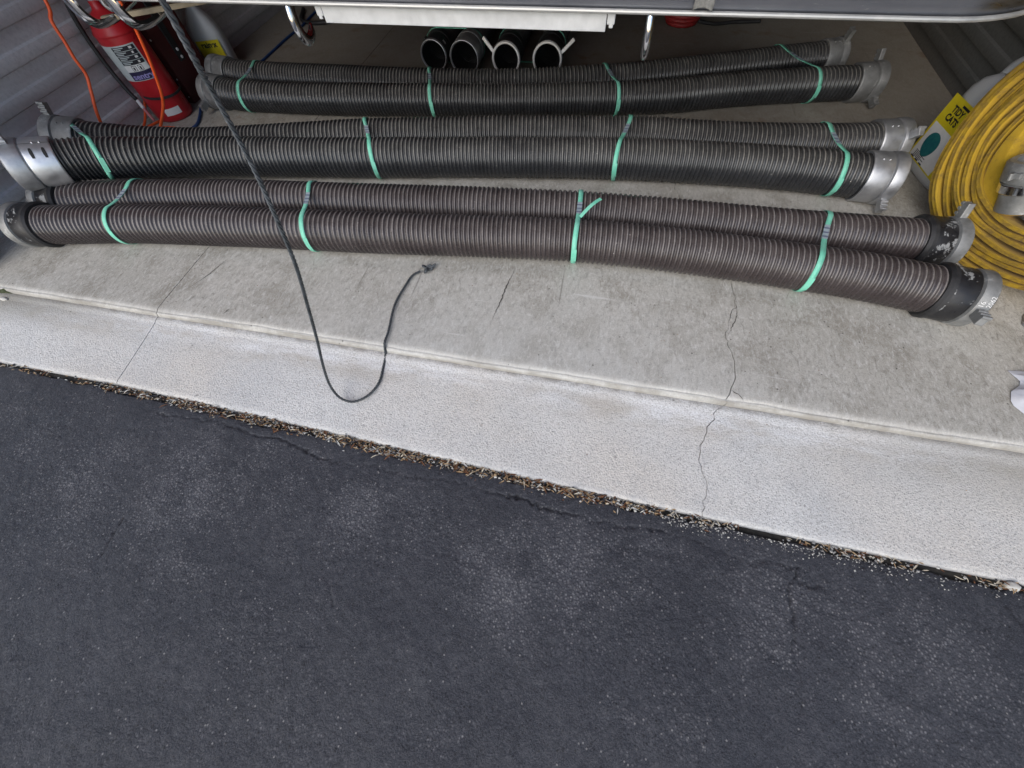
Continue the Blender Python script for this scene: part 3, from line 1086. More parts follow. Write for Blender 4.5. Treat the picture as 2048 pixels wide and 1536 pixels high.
BROWN_FRONT = [(-2.105, .866, .0725), (-1.978, .886, .0725), (-1.744, .927, .0725), (-1.30, .978, .0725), (-1.058, 1.0, .0725), (-.709, 1.033, .0725), (-.304, 1.078, .0725), (-.038, 1.100, .0725), (.22, 1.106, .0725), (.48, 1.100, .0725), (.731, 1.087, .0725), (.842, 1.080, .0725), (1.012, 1.056, .0725), (1.060, 1.048, .0725)]
BROWN_REAR = [(-2.12, 1.000, .0725), (-1.953, 1.040, .0725), (-1.748, 1.080, .0725), (-1.331, 1.137, .0725), (-.924, 1.175, .0725), (-.538, 1.215, .0725), (-.351, 1.230, .0725), (-.062, 1.252, .0725), (.148, 1.257, .0725), (.349, 1.258, .0725), (.618, 1.258, .0725), (.755, 1.260, .0725), (.894, 1.264, .0725), (1.065, 1.269, .0725)]
MID_FRONT = [(-2.08, 1.085, .195), (-2.00, 1.165, .168), (-1.88, 1.235, .140), (-1.75, 1.300, .115), (-1.54, 1.370, .092), (-1.25, 1.425, .079), (-.972, 1.465, .076), (-.412, 1.544, .076), (.043, 1.595, .076), (.40, 1.615, .076), (.701, 1.620, .076), (.965, 1.607, .076)]
MID_REAR = [(-2.17, 1.275, .165), (-2.06, 1.312, .140), (-1.90, 1.375, .105), (-1.72, 1.435, .083), (-1.55, 1.485, .076), (-1.41, 1.52, .076), (-1.236, 1.562, .076), (-1.003, 1.612, .076), (-.665, 1.668, .076), (-.383, 1.710, .076), (.10, 1.762, .076), (.357, 1.768, .076), (.599, 1.775, .076), (.857, 1.80, .076), (1.04, 1.83, .076)]
BACK_FRONT = [(-1.98, 1.925, .068), (-1.83, 1.91, .068), (-1.441, 1.922, .068), (-.894, 1.973, .068), (-.521, 2.013, .068), (-.164, 2.067, .068), (.048, 2.10, .068), (.278, 2.145, .068), (.494, 2.215, .068), (.782, 2.29, .068), (1.085, 2.355, .068)]
BACK_REAR = [(-2.06, 2.125, .068), (-1.893, 2.109, .068), (-1.384, 2.113, .068), (-.854, 2.130, .068), (-.475, 2.168, .068), (-.252, 2.205, .068), (-.034, 2.257, .068), (.10, 2.291, .068), (.238, 2.335, .068), (.455, 2.413, .068), (.839, 2.55, .068), (.985, 2.594, .068)]

HG = 'suction hoses lying in strapped pairs on the garage floor'
H_BF = hose('suction_hose', BROWN_FRONT, .0715, M['brown_hose'], 'brown ribbed suction hose nearest the driveway, front one of the brown pair', ('black', 'black'), (.075, .082), ((1.2,), (1.35,)), HG, .1)
H_BR = hose('suction_hose', BROWN_REAR, .0715, M['brown_hose'], 'brown ribbed suction hose, rear one of the brown pair', ('black', 'black'), (.06, .080), ((), (5.85,)), HG, .43)
H_MF = hose('suction_hose', MID_FRONT, .075, M['black_hose'], 'black ribbed suction hose with bright slotted left coupling, front one of the middle pair', ('bright', 'silver'), (.125, .088), ((6.1,), (2.0,)), HG, .2)
H_MR = hose('suction_hose', MID_REAR, .075, M['black_hose'], 'black ribbed suction hose, rear one of the middle black pair', ('dull', 'silver'), (.085, .088), ((.3,), (.75,)), HG, .7)
H_KF = hose('suction_hose', BACK_FRONT, .067, M['black_hose'], 'black ribbed suction hose, front one of the pair farthest from the driveway', ('dull', 'dull'), (.080, .092), ((4.5,), (2.02, 5.75)), HG, .3)
H_KR = hose('suction_hose', BACK_REAR, .067, M['black_hose'], 'black ribbed suction hose, rear one of the pair farthest from the driveway', ('dull', 'dull'), (.085, .075), ((2.9,), (.2,)), HG, .55)

# slots in the bright coupling at the left
def slot_marks():
    c, h = H_MF[3][0]
    Q, T = H_MF[1], H_MF[2]
    o, t = Vector(Q[0]), -Vector(T[0])
    u = (Vector((0, 0, 1)) - t * t.z).normalized()
    w = t.cross(u)
    R1 = .075 + .009
    for s in (.0, .036):
        for g0 in (-.78,):
            bm = bmesh.new()
            n = 9
            rows = []
            for i in range(n):
                g = g0 + (i / (n - 1) - .5) * .42
                nn = u * math.cos(g) + w * math.sin(g)
                hw = .0055 * math.sin(PI * min(1, max(0.12, (i + .4) / (n - .2)))) ** .35
                rows.append([bm.verts.new(o + t * (s + q * hw) + nn * (R1 + .0006)) for q in (-1, 1)])
            for a, b in zip(rows[:-1], rows[1:]):
                bm.faces.new((a[0], a[1], b[1], b[0]))
            from_bm('slot', bm, M['inside'], c)
    bm = bmesh.new()
    gs = [-.34, -.325]
    rows = [[bm.verts.new(o + t * q + (u * math.cos(g) + w * math.sin(g)) * (R1 + .0006)) for q in (-.030, .066)] for g in gs]
    bm.faces.new((rows[0][0], rows[0][1], rows[1][1], rows[1][0]))
    from_bm('clamp_seam', bm, M['inside'], c)
slot_marks()

# chalk numbers on the brown coupling
def chalk():
    c, h = H_BF[3][1]
    Q, T = H_BF[1], H_BF[2]
    o, t = Vector(Q[-1]), Vector(T[-1])
    u = (Vector((0, 0, 1)) - t * t.z).normalized()
    w = t.cross(u)
    R2 = .0715 + .0135 * .0715 / .075 + .0006
    for txt, s, g0, size in (('16', .0545, 1.02, .017), ('2062', .0715, .90, .016)):
        me = text_mesh(txt, size)
        def fn(x, y):
            g = g0 - x / R2
            nn = u * math.cos(g) + w * math.sin(g)
            return o + t * (s + y) + nn * R2
        def fn2(x, y):
            return fn(x, -y)
        place_flat(me, lambda x, y: fn(x, -y))
        link('chalk_number', me, M['white'], h, False)
chalk()


# ------------------------------------------------------------------ green bands
def strap(f, rr, x, r, label, print_at=.36, tail=False, width=.0158, skew=0.0, lift=.0):
    Qf, Tf = f[1], f[2]
    Qr = rr[1]
    i = int(np.argmin(abs(Qf[:, 0] - x)))
    cf, t = Vector(Qf[i]), Vector(Tf[i])
    # nearest point of the rear hose in the plane of the band
    j = int(np.argmin(abs((Qr - np.array(cf)) @ np.array(t) - skew)))
    cr = Vector(Qr[j])
    d = (cr - cf)
    d -= t * d.dot(t)
    dist = d.length
    e = d.normalized()
    up = t.cross(e)
    if up.z < 0: up = -up
    R = r + .0016
    pts = []
    for a in np.linspace(-PI / 2, PI / 2, 20):           # rear side, bottom -> top
        pts.append(cr + e * R * math.cos(a) + up * R * math.sin(a))
    top = []
    for q in np.linspace(0, 1, 9)[1:-1]:
        a, b = cr + up * R, cf + up * R
        sag = -.010 * math.sin(PI * q)
        top.append(a.lerp(b, q) + up * sag)
    n_top0 = len(pts)
    pts += top
    for a in np.linspace(PI / 2, 3 * PI / 2, 24):
        pts.append(cf + e * R * math.cos(a) + up * R * math.sin(a))
    a, b = cf - up * R, cr - up * R
    for q in np.linspace(0, 1, 6)[1:-1]:
        pts.append(a.lerp(b, q) + up * 0)
    n = len(pts)
    P = np.array(pts)
    P[:, 2] = np.maximum(P[:, 2], .0008)
    T = np.array(t)
    ctr = np.array((cf + cr) / 2)
    out = P - ctr
    out -= np.outer(out @ T, T)
    out /= np.linalg.norm(out, axis=1)[:, None]
    sh = np.linspace(0, 2 * PI, n)
    off = (skew * ((P - ctr) @ np.array(e)) / max(dist, .01))[:, None] * T + (rnd.uniform(-.004, .004) * np.sin(sh * 2))[:, None] * T
    P = P + off
    V = np.stack([P - T * width / 2, P - T * width / 2 + out * .0014, P + T * width / 2 + out * .0014, P + T * width / 2], 1)
    o = link('green_band', grid_mesh('green_band', V, closed_u=True, closed_v=True), M['green'], None, False)
    tag(o, label, 'band', 'green bands holding the hose pairs together')
    # printed sealed overlap on top
    i0 = n_top0 + 1
    seg = range(i0, i0 + 4)
    V2 = np.stack([np.stack([P[k] - T * width * .52 + out[k] * .0026, P[k] + T * width * .52 + out[k] * .0026]) for k in seg])
    s = link('seal_print', grid_mesh('seal_print', V2), M['green_print'], o, False)
    for k in range(3):
        q = .2 + .3 * k
        a = np.array([V2[int(q * 3)] * (1 - (q * 3 - int(q * 3))) + V2[min(3, int(q * 3) + 1)] * (q * 3 - int(q * 3))])[0]
        q2 = q + .09
        b = np.array([V2[int(q2 * 3)] * (1 - (q2 * 3 - int(q2 * 3))) + V2[min(3, int(q2 * 3) + 1)] * (q2 * 3 - int(q2 * 3))])[0]
        Vq = np.stack([a, b]) + out[i0 + 1] * .0009
        link('print_line', grid_mesh('print_line', Vq), M['green_dark'], s, False)
    # second short overlap layer near the front edge, as the band end is doubled there
    i1 = n_top0 + 7 + 9
    V3 = np.stack([np.stack([P[k] - T * width * .5 + T * .002 + out[k] * .0024, P[k] + T * width * .5 + T * .002 + out[k] * .0024]) for k in range(i1, min(n, i1 + 6))])
    link('band_end', grid_mesh('band_end', V3), M['green'], o, False)
    if tail:
        k = i0 + 4
        A = P[k] + T * width * .4 + out[k] * .003
        B = Vector(A) + t * .062 + e * .060 + up * .030
        A = Vector(A)
        side = (B - A).cross(up).normalized() * .0065
        Vt = np.array([[A.lerp(B, q) + up * (.008 * math.sin(PI * q)) - side, A.lerp(B, q) + up * (.008 * math.sin(PI * q)) + side] for q in np.linspace(0, 1, 6)])
        link('loose_end', grid_mesh('loose_end', Vt), M['green'], o, False)
    return o


order = ('first', 'second', 'third', 'fourth')
for pair, f, rr, r, xs, sk in (('brown hose pair', H_BF, H_BR, .0715, (-1.765, -1.015, -.048, .705), (0, -.02, 0, .02)),
                               ('middle black hose pair', H_MF, H_MR, .075, (-2.00, -.955, .065, .845), (-.04, -.03, .02, -.02)),
                               ('rearmost black hose pair', H_KF, H_KR, .067, (-1.83, -.858, .0, .86), (-.02, -.02, -.02, -.04))):
    for k, x in enumerate(xs):
        strap(f, rr, x, r, 'mint green band round the %s, %s from the left' % (pair, order[k]), tail=(pair.startswith('brown') and k == 2), skew=sk[k])

# ------------------------------------------------------------------ four short hoses under the truck, open ends forward
SH = 'short hoses stored lengthwise under the truck'
for i, (x, y, r) in enumerate(((-.975, 2.40, .072), (-.795, 2.37, .078), (-.575, 2.39, .074), (-.36, 2.40, .076))):
    root = empty('short_hose', (x, y, 0))
    tag(root, 'black ribbed hose end under the truck, %s from the left of four' % order[i], 'hose', SH)
    z = r + .012
    hose_body('hose_body', [(x, y + .11, z), (x + .005, y + .5, z), (x + .01 * i, y + 1.2, z), (x, y + 2.0, z)], r - .008, M['black_hose'], root, seg=28, spp=6, phase=i * .3)
    cm = M['black'] if i != 1 else M['alu_dark']
    lathe('cuff', [(0, r - .008), (0, r - .001), (.004, r), (.05, r), (.052, r - .004), (.10, r - .004), (.104, r - .001), (.14, r - .002), (.15, r - .01)], (x, y, z), (0, 1, 0), cm, root, 36)
    rt = .005 if i < 2 else .008
    lathe('rim', [(.004, r - rt - .003), (-.003, r - rt - .002), (-.007, r - rt * .6), (-.006, r - .001), (.006, r + .001)], (x, y, z), (0, 1, 0), M['alu'] if i < 2 else M['white'], root, 36)
    lathe('bore', [(-.002, r - .012), (.6, r - .014), (.6, .001)], (x, y, z), (0, 1, 0), M['inside'], root, 28)
    if i == 0:
        for g in (-.8, .9):
            box_obj('clasp', (x + math.sin(g) * r, y + .05, z + math.cos(g) * r), (.022, .03, .014), M['black'], root, Matrix.Rotation(g, 4, 'Y'), .003)
    if i in (2, 3):
        s = -1 if i == 2 else 1
        bm = bmesh.new()
        A = Vector((x + s * r * .86, y + .012, z + r * .30))
        B = A + Vector((s * .062, .03, .050))
        d = (B - A).normalized()
        up = d.cross(Vector((0, 1, 0))).normalized()
        rot = Matrix((d, Vector((0, 1, 0)) - d * d.y, up)).transposed().to_4x4()
        box(bm, (A + B) / 2, ((B - A).length, .014, .016), Matrix((d, (up.cross(d)), up)).transposed().to_4x4(), .005)
        from_bm('cam_lever', bm, M['white'], root)
for k, (xa, xb) in enumerate(((-.975, -.795), (-.575, -.36))):
    y = 2.52 if k == 0 else 2.56
    r = .075
    pts = []
    for a in np.linspace(3 * PI / 2, PI / 2, 18): pts.append((xa + r * math.cos(a), y, r + .012 + r * math.sin(a)))
    for a in np.linspace(PI / 2, -PI / 2, 18): pts.append((xb + r * math.cos(a), y, r + .012 + r * math.sin(a)))
    P = np.array(pts)
    V = np.stack([P + (0, -.008, 0), P + (0, -.008, .0015), P + (0, .008, .0015), P + (0, .008, 0)], 1)
    o = link('green_band', grid_mesh('green_band', V, True, True), M['green'], None, False)
    tag(o, 'thin green band round the %s two short hoses under the truck' % ('left' if k == 0 else 'right'), 'band', 'bands on the short hoses')

# ------------------------------------------------------------------ pull rope
ROPE = [(-.46, .575, 2.52), (-.465, .55, 1.9), (-.47, .50, 1.3), (-.485, .467, .86), (-.515, .487, .77), (-.523, .485, .68), (-.526, .471, .60), (-.542, .458, .49), (-.582, .455, .37), (-.624, .447, .24), (-.662, .434, .12), (-.680, .421, .03),
        (-.669, .411, -.024), (-.628, .409, -.031), (-.59, .437, -.0285), (-.573, .485, -.0275), (-.579, .54, -.0255), (-.587, .585, -.021), (-.591, .612, .006), (-.596, .66, .0065), (-.615, .77, .0062), (-.608, .864, .0062), (-.600, .909, .0062), (-.578, .934, .0068)]


def twisted(name, pts, r, m, parent=None, strands=3, pitch=.030, step=.0032):
    Q, s = catmull(pts, step)
    T, S, B = frames(Q, (1, 0, 0))
    objs = []
    a = np.linspace(0, 2 * PI, 7, endpoint=False)
    allV, allF, base = [], [], 0
    for k in range(strands):
        ph = 2 * PI * (s / pitch + k / strands)
        C = Q + (np.cos(ph)[:, None] * S + np.sin(ph)[:, None] * B) * r * .56
        V = C[:, None] + r * .52 * (np.cos(a)[None, :, None] * S[:, None] + np.sin(a)[None, :, None] * B[:, None])
        objs.append(link(name, grid_mesh(name, V, closed_v=True), m, parent))
    return objs, Q


rope = empty('pull_rope', (-.62, .60, -.03))
tag(rope, 'dark twisted pull rope hanging from above and looping on the apron to a knot', 'rope')
twisted('strand', ROPE, .0039, M['rope'], rope)
kc = Vector((-.556, .947, .011))
kp = []
for q in np.linspace(0, 2 * PI, 60):
    kp.append(kc + Vector((.0085 * (math.sin(q) + 1.2 * math.sin(2 * q)), .0085 * (math.cos(q) - 1.2 * math.cos(2 * q)), .005 * -math.sin(3 * q) + .001)))
tube('knot', [tuple(v) for v in kp], .0046, M['rope'], rope, .003, 8, raw=True)
tube('frayed_end', [tuple(kc), tuple(kc + Vector((.018, .010, .004))), tuple(kc + Vector((.029, .020, .008)))], [.0042, .004, .003], M['rope'], rope, .004)

# ------------------------------------------------------------------ fire truck nose
truck = empty('fire_truck', (-.447, 4.0, 0))
tag(truck, 'parked fire truck with scratched steel front bumper above the hoses', 'truck')
TX, HALF, YB, ZB = -.447, 1.40, 1.30, .600


def bumper_path():
    pts = []
    for a in np.linspace(0, PI / 2 * .92, 12):        # left corner, seen from above
        pts.append((TX - HALF + .26 - .26 * math.cos(a), YB + .20 - .20 * math.sin(a)))
    left = pts
    mid = [(x, YB - .001 * 0) for x in np.linspace(TX - HALF + .30, TX + HALF - .30, 26)]
    right = [(2 * TX - x, y) for x, y in left[::-1]]
    return [(left[0][0], YB + .6)] + left + mid + right + [(right[-1][0], YB + .6)]


bp = np.array(bumper_path())
tp = np.gradient(bp, axis=0)
tp /= np.linalg.norm(tp, axis=1)[:, None]
nrm = np.stack([tp[:, 1], -tp[:, 0]], 1)          # outward (towards the driveway)


def sweep_xy(name, prof, m, parent, closed=True):
    V = np.array([[(bp[i, 0] + nrm[i, 0] * d, bp[i, 1] + nrm[i, 1] * d, z) for d, z in prof] for i in range(len(bp))])
    o = link(name, grid_mesh(name, V, closed_v=closed), m, parent)
    o.data.set_sharp_from_angle(angle=math.radians(35))
    return o


b = sweep_xy('bumper', [(-.006, ZB + .012), (-.003, ZB + .02), (0, ZB + .03), (.002, ZB + .14), (0, ZB + .24), (-.012, ZB + .262), (-.08, ZB + .268), (-.08, ZB + .262), (-.016, ZB + .256), (-.006, ZB + .24), (-.005, ZB + .03)], M['steel'], truck)
ca = np.linspace(0, 2 * PI, 10, endpoint=False)
sweep_xy('bumper_lip', [(.0005 + .0052 * math.cos(a), ZB + .010 + .0052 * math.sin(a)) for a in ca], M['lip'], b)
sweep_xy('bumper_flange', [(-.008, ZB + .008), (-.008, ZB + .002), (-.07, ZB + .004), (-.07, ZB + .010)], M['black'], b)
# valance strip below the bumper
vb = bmesh.new()
box(vb, (TX, YB + .018, ZB - .014), (.800, .006, .044), None, .002)
box(vb, (TX, YB + .034, ZB - .034), (.800, .032, .005), None, .0015)
val = from_bm('valance_strip', vb, M['valance'], truck)
for s in (-1, 1):
    vb = bmesh.new()
    box(vb, (TX + s * .4115, YB + .020, ZB - .004), (.020, .008, .036), None, .003)
    box(vb, (TX + s * .413, YB + .020, ZB - .020), (.011, .0075, .018), None, .003)
    from_bm('end_tab', vb, M['valance'], val)
# tow hooks
for s in (-1, 1):
    x = TX + s * .507
    path = [(x, YB + .055, ZB + .06), (x, YB + .035, ZB + .02), (x + .002, YB + .018, ZB - .03), (x + .004, YB + .022, ZB - .066), (x + .005, YB + .045, ZB - .088), (x + .005, YB + .075, ZB - .082), (x + .005, YB + .088, ZB - .060)]
    Q, ss = catmull(path, .006)
    T, S, B = frames(Q, (0, -1, 0))
    a = np.linspace(0, 2 * PI, 14, endpoint=False)
    taper = np.interp(np.linspace(0, 1, len(Q)), [0, .7, .93, 1], [1, 1, .75, .25])[:, None, None]
    V = Q[:, None] + taper * (.0115 * np.cos(a)[None, :, None] * S[:, None] + .0165 * np.sin(a)[None, :, None] * B[:, None])
    V = np.concatenate([V, np.repeat(Q[-1:, None], 14, 1)], 0)
    link('tow_hook', grid_mesh('tow_hook', V, closed_v=True), M['chrome'], truck)
# chrome loops and lamp hanging at the left corner
step = None
for k, x in enumerate((-1.655, -1.500)):
    path = [(x - .03, 1.31, .76), (x - .025, 1.285, .68), (x - .008, 1.275, .60), (x + .004, 1.285, .558), (x + .014, 1.31, .545), (x + .03, 1.36, .548), (x + .05, 1.44, .565)]
    Q, ss = catmull(path, .008)
    T, S, B = frames(Q, (0, -1, 0))
    sec = [(-.5, -.5), (-.5, .35), (-.38, .5), (.38, .5), (.5, .35), (.5, -.5)]
    V = np.stack([Q + S * (u * .034) + B * (v * .011) for u, v in sec], 1)
    link('chrome_loop', grid_mesh('chrome_loop', V, closed_v=True), M['chrome'], truck).data.set_sharp_from_angle(angle=math.radians(40))
lathe('chrome_lamp', [(.06, .070), (.02, .068), (-.02, .056), (-.045, .036), (-.058, .014), (-.06, .0005)], (-1.575, 1.335, .66), (0, .25, 1), M['chrome'], truck, 32)
tube('lamp_stud', [(-1.605, 1.33, .615), (-1.612, 1.335, .585), (-1.607, 1.345, .57)], .008, M['chrome'], truck, .005)
box_obj('step_bar', (-1.475, 1.365, .566), (.40, .016, .014), M['tan'], truck, Matrix.Rotation(-.10, 4, 'Y') @ Matrix.Rotation(.10, 4, 'Z'), .003)
# cab, frame and wheels
bm = bmesh.new()
cab = box(bm, (TX, 2.75, 1.62), (2.44, 2.70, 1.90), None, .06)
from_bm('cab', bm, M['truck'], truck)
box_obj('windshield', (TX, 1.392, 2.15), (2.1, .02, .62), M['glass'], truck, None, .006)
box_obj('grille', (TX, 1.390, 1.2), (1.0, .03, .42), M['chrome'], truck, None, .008)
for s in (-1, 1):
    lathe('headlight', [(0, .001), (0, .085), (-.012, .095), (-.03, .1)], (TX + s * .85, 1.37, 1.2), (0, -1, 0), M['chrome'], truck, 28)
    box_obj('frame_rail', (TX + s * .43, 3.45, .82), (.09, 4.0, .22), M['black'], truck)
    w = lathe('wheel', [(-.13, .30), (-.14, .42), (-.12, .485), (-.06, .50), (.06, .50), (.12, .485), (.14, .42), (.13, .30)], (TX + s * 1.02, 3.62, .50), (1, 0, 0), M['tyre'], truck, 44)
    lathe('rim', [(-.10, .001), (-.10, .2), (-.13, .30), (.13, .30), (.10, .2), (.10, .001)], (TX + s * 1.02, 3.62, .50), (1, 0, 0), M['alu'], w, 32)
box_obj('axle', (TX, 3.62, .5), (1.9, .12, .12), M['black'], truck, None, .02)
box_obj('engine_pan', (TX, 2.9, .80), (.6, 1.3, .22), M['black'], truck, None, .03)

# grey webbing strap hanging over the bumper face
V = []
for q in np.linspace(0, 1, 14):
    if q < .25:
        y, z = 1.40 - q / .25 * .105, .876
    else:
        y, z = 1.2935 - .003 * math.sin(q * 9), .874 - (q - .25) / .75 * .258
    V.append([(.148 + u * .056 + .012 * q * (.5 - u), y - .004 * math.sin(u * 3 + q * 4), z + .006 * math.sin(u * PI) * q) for u in np.linspace(0, 1, 6)])
V = np.array(V)
V = np.concatenate([V, (V + np.array([0, -.004, .002]))[:, ::-1]], 1)
o = link('webbing_strap', grid_mesh('webbing_strap', V, closed_v=True), M['webbing'])
tag(o, 'frayed grey webbing strap draped over the truck bumper', 'strap')

# ------------------------------------------------------------------ fire extinguisher
EX, EY, ER = -2.245, 1.82, .088
ext = empty('fire_extinguisher', (EX, EY, 0))
tag(ext, 'red fire extinguisher with printed label standing by the left wall', 'extinguisher')
body = lathe('cylinder', [(0, .001), (0, ER - .012), (.004, ER - .006), (.012, ER - .002), (.02, ER), (.345, ER), (.356, ER - .002), (.385, ER - .016), (.410, ER - .04), (.42, .03), (.43, .024), (.45, .022)], (EX, EY, 0), (0, 0, 1), M['red'], ext, 56)
lathe('weld_band', [(.344, ER + .0005), (.347, ER + .0016), (.352, ER + .0016), (.355, ER + .0005)], (EX, EY, 0), (0, 0, 1), M['red'], body, 56)
lathe('valve', [(.445, .001), (.445, .020), (.475, .020), (.478, .016), (.50, .016), (.505, .001)], (EX, EY, 0), (0, 0, 1), M['alu'], ext, 24)
box_obj('carry_handle', (EX + .045, EY - .02, .515), (.15, .02, .008), M['chrome'], ext, Matrix.Rotation(-.15, 4, 'Y'), .002)
box_obj('squeeze_lever', (EX + .045, EY - .02, .545), (.16, .02, .008), M['chrome'], ext, Matrix.Rotation(-.3, 4, 'Y'), .002)


def ex_map(rad):
    """u: arc length to the right as seen from the doorway, v: height"""
    def fn(u, v):
        a = -1.02 + u / ER           # angle 0 = +x, label faces the doorway
        return Vector((EX + rad * math.cos(a), EY + rad * math.sin(a), v))
    return fn


lab = link('label', rect_grid(-.105, .062, .186, .318, 24, 2, ex_map(ER + .0012), 'label'), M['label_grey'], ext)
link('label_panel', rect_grid(-.038, .058, .189, .248, 16, 2, ex_map(ER + .0018), 'label_panel'), M['white'], lab)
for k in range(4):
    v0 = .2475 + k * .0170
    blk = link('instruction_block', rect_grid(-.036, .056, v0, v0 + .0150, 16, 2, ex_map(ER + .0022), 'instruction_block'), M['ink'], lab)
    for q, (ln, u0) in enumerate(((.040, -.030), (.028, -.030))):
        link('text_line', rect_grid(u0, u0 + ln, v0 + .0090 - q * .006, v0 + .0124 - q * .006, 10, 2, ex_map(ER + .0027), 'text_line'), M['label_grey'], blk)
    link('pictogram', rect_grid(.032, .040 + .004 * (k % 2), v0 + .004, v0 + .012, 4, 2, ex_map(ER + .0027), 'pictogram'), M['white'], blk)
for u0 in (-.010, .016):
    s = link('class_symbol', rect_grid(u0, u0 + .019, .2245, .2445, 6, 2, ex_map(ER + .0023), 'class_symbol'), M['ink'], lab)
    link('symbol_field', rect_grid(u0 + .002, u0 + .017, .2262, .2428, 6, 2, ex_map(ER + .0028), 'symbol_field'), M['white'], s)
    link('symbol_shape', rect_grid(u0 + .006, u0 + .012, .228, .239, 4, 2, ex_map(ER + .0032), 'symbol_shape'), M['ink'], s)
bn = link('brand_block', rect_grid(-.038, .060, .189, .222, 16, 2, ex_map(ER + .0023), 'brand_block'), M['navy'], lab)
me = text_mesh('sentry', .030, .0008)
us = [v.co.x for v in me.vertices]
k = .088 / (max(us) - min(us))
place_flat(me, lambda x, y: ex_map(ER + .0029)(.012 + x * k, .2025 + y * 1.0))
link('brand_name', me, M['purple'], bn, False)
stk = link('paper_sticker', rect_grid(-.012, .062, .032, .062, 12, 2, ex_map(ER + .0012), 'paper_sticker'), M['white'], ext)
lathe('hose_strap', [(.112, ER + .0005), (.112, ER + .003), (.122, ER + .003), (.122, ER + .0005)], (EX, EY, 0), (.10, 0, 1), M['black'], ext, 40)
tube('discharge_hose', [(EX - .02, EY - .02, .50), (EX - .09, EY - .04, .46), (EX - .115, EY - .055, .36), (EX - .112, EY - .07, .24), (EX - .085, EY - .085, .14), (EX - .068, EY - .088, .105)], .0095, M['black'], ext, .01, 10)
tube('nozzle_collar', [(EX - .068, EY - .088, .106), (EX - .052, EY - .100, .072)], .0085, M['white'], ext, .008, 10)
tube('nozzle', [(EX - .052, EY - .100, .074), (EX - .025, EY - .116, .025)], [.0075, .006], M['pink'], ext, .008, 10)

# dark red metal box beside it
rb = empty('metal_box', (-2.29, 2.05, 0))
tag(rb, 'dark red metal box standing right behind the fire extinguisher', 'box')
bm = bmesh.new()
box(bm, (-2.288, 2.05, .30), (.155, .22, .60), None, .004)
mb = from_bm('case', bm, M['dark_red'], rb)
box_obj('corner_bar', (-2.206, 2.03, .37), (.008, .035, .42), M['black'], rb, None, .002)
for z in (.175, .205, .40):
    lathe('rivet', [(0, .007), (.003, .006), (.005, .001)], (-2.2015, 2.03, z), (1, 0, 0), M['white'], rb, 12)
for z in (.03, .11, .27):
    lathe('rivet', [(0, .004), (.002, .003), (.003, .001)], (-2.225, 1.9395, z), (0, -1, 0), M['white'], rb, 10)

# ------------------------------------------------------------------ cords
def cord(name, pts, r, m, label):
    o = tube(name, pts, r, m, None, .008, 10)
    tag(o, label, 'cord')
    return o


cord('extension_cord', [(-2.20, 1.66, .75), (-2.20, 1.60, .513), (-2.205, 1.565, .46), (-2.205, 1.55, .40), (-2.205, 1.535, .352), (-2.205, 1.527, .298), (-2.21, 1.495, .249), (-2.225, 1.455, .18), (-2.25, 1.44, .10), (-2.27, 1.46, .02), (-2.25, 1.52, .008)], .0062, M['orange'], 'orange extension cord hanging along the left wall, left of the fire extinguisher')
cord('extension_cord', [(-1.84, 1.64, .72), (-1.865, 1.62, .56), (-1.886, 1.62, .454), (-1.896, 1.62, .416), (-1.924, 1.62, .342), (-1.953, 1.62, .28), (-2.00, 1.62, .193), (-2.055, 1.62, .129), (-2.16, 1.60, .03), (-2.2, 1.59, .008), (-2.28, 1.57, .008)], .0062, M['orange'], 'orange extension cord hanging in front of the fire extinguisher')
cord('extension_cord', [(-2.33, 1.80, .10), (-2.335, 1.76, .06), (-2.33, 1.70, .02), (-2.31, 1.63, .008), (-2.28, 1.56, .007)], .0055, M['orange'], 'short orange cord curving up the wall behind the extinguisher nozzle')
cord('extension_cord', [(-2.28, 1.75, .007), (-2.30, 1.70, .007), (-2.33, 1.635, .007), (-2.27, 1.625, .007), (-2.25, 1.665, .007), (-2.21, 1.688, .007), (-2.154, 1.69, .007), (-2.106, 1.673, .007), (-2.067, 1.65, .007), (-2.06, 1.61, .007)], .0055, M['orange'], 'orange cord looped on the floor at the foot of the extinguisher')
cord('blue_cord', [(-2.15, 2.05, .007), (-2.165, 1.98, .007), (-2.136, 1.889, .007), (-2.085, 1.80, .007), (-2.055, 1.726, .007), (-2.067, 1.659, .007), (-2.08, 1.61, .007)], .0065, M['blue'], 'blue cord on the floor right of the fire extinguisher')
cord('blue_cord', [(-2.10, 2.25, .007), (-2.098, 2.348, .007), (-2.086, 2.413, .007), (-2.088, 2.566, .007), (-2.09, 2.758, .007), (-2.081, 2.95, .007), (-2.096, 3.242, .007), (-2.06, 3.9, .007)], .0065, M['blue'], 'blue cord running back over the floor below the left tow hook')
cord('black_cable', [(-2.2, 3.2, .01), (-2.12, 3.02, .01), (-2.0, 2.98, .01), (-1.90, 3.02, .01), (-1.86, 3.12, .01), (-1.9, 3.3, .01)], .012, M['black'], 'black cable lying in a curve on the floor below the bumper at left')
cord('thin_wire', [(1.50, 1.93, .33), (1.515, 2.05, .36), (1.525, 2.2, .37), (1.53, 2.45, .40)], .0009, M['wire'], 'thin pale wire running along the right wall')

# red hose coil below the truck
coil = empty('red_coil', (.33, 3.15, 0))
tag(coil, 'red hose coil lying under the truck right of the tow hook', 'hose coil')
for k in range(5):
    pts = [(.33 + (.105 - .012 * abs(k - 2)) * math.cos(a), 3.17 + (.105 - .012 * abs(k - 2)) * math.sin(a), .018 + k * .022) for a in np.linspace(0, 2 * PI, 40)]
    tube('winding', pts, .0125, M['redrope'], coil, .01, 8, raw=True)
tube('loose_end', [(.42, 3.12, .03), (.52, 3.14, .014), (.64, 3.18, .012), (.78, 3.2, .012)], .009, M['black'], coil)

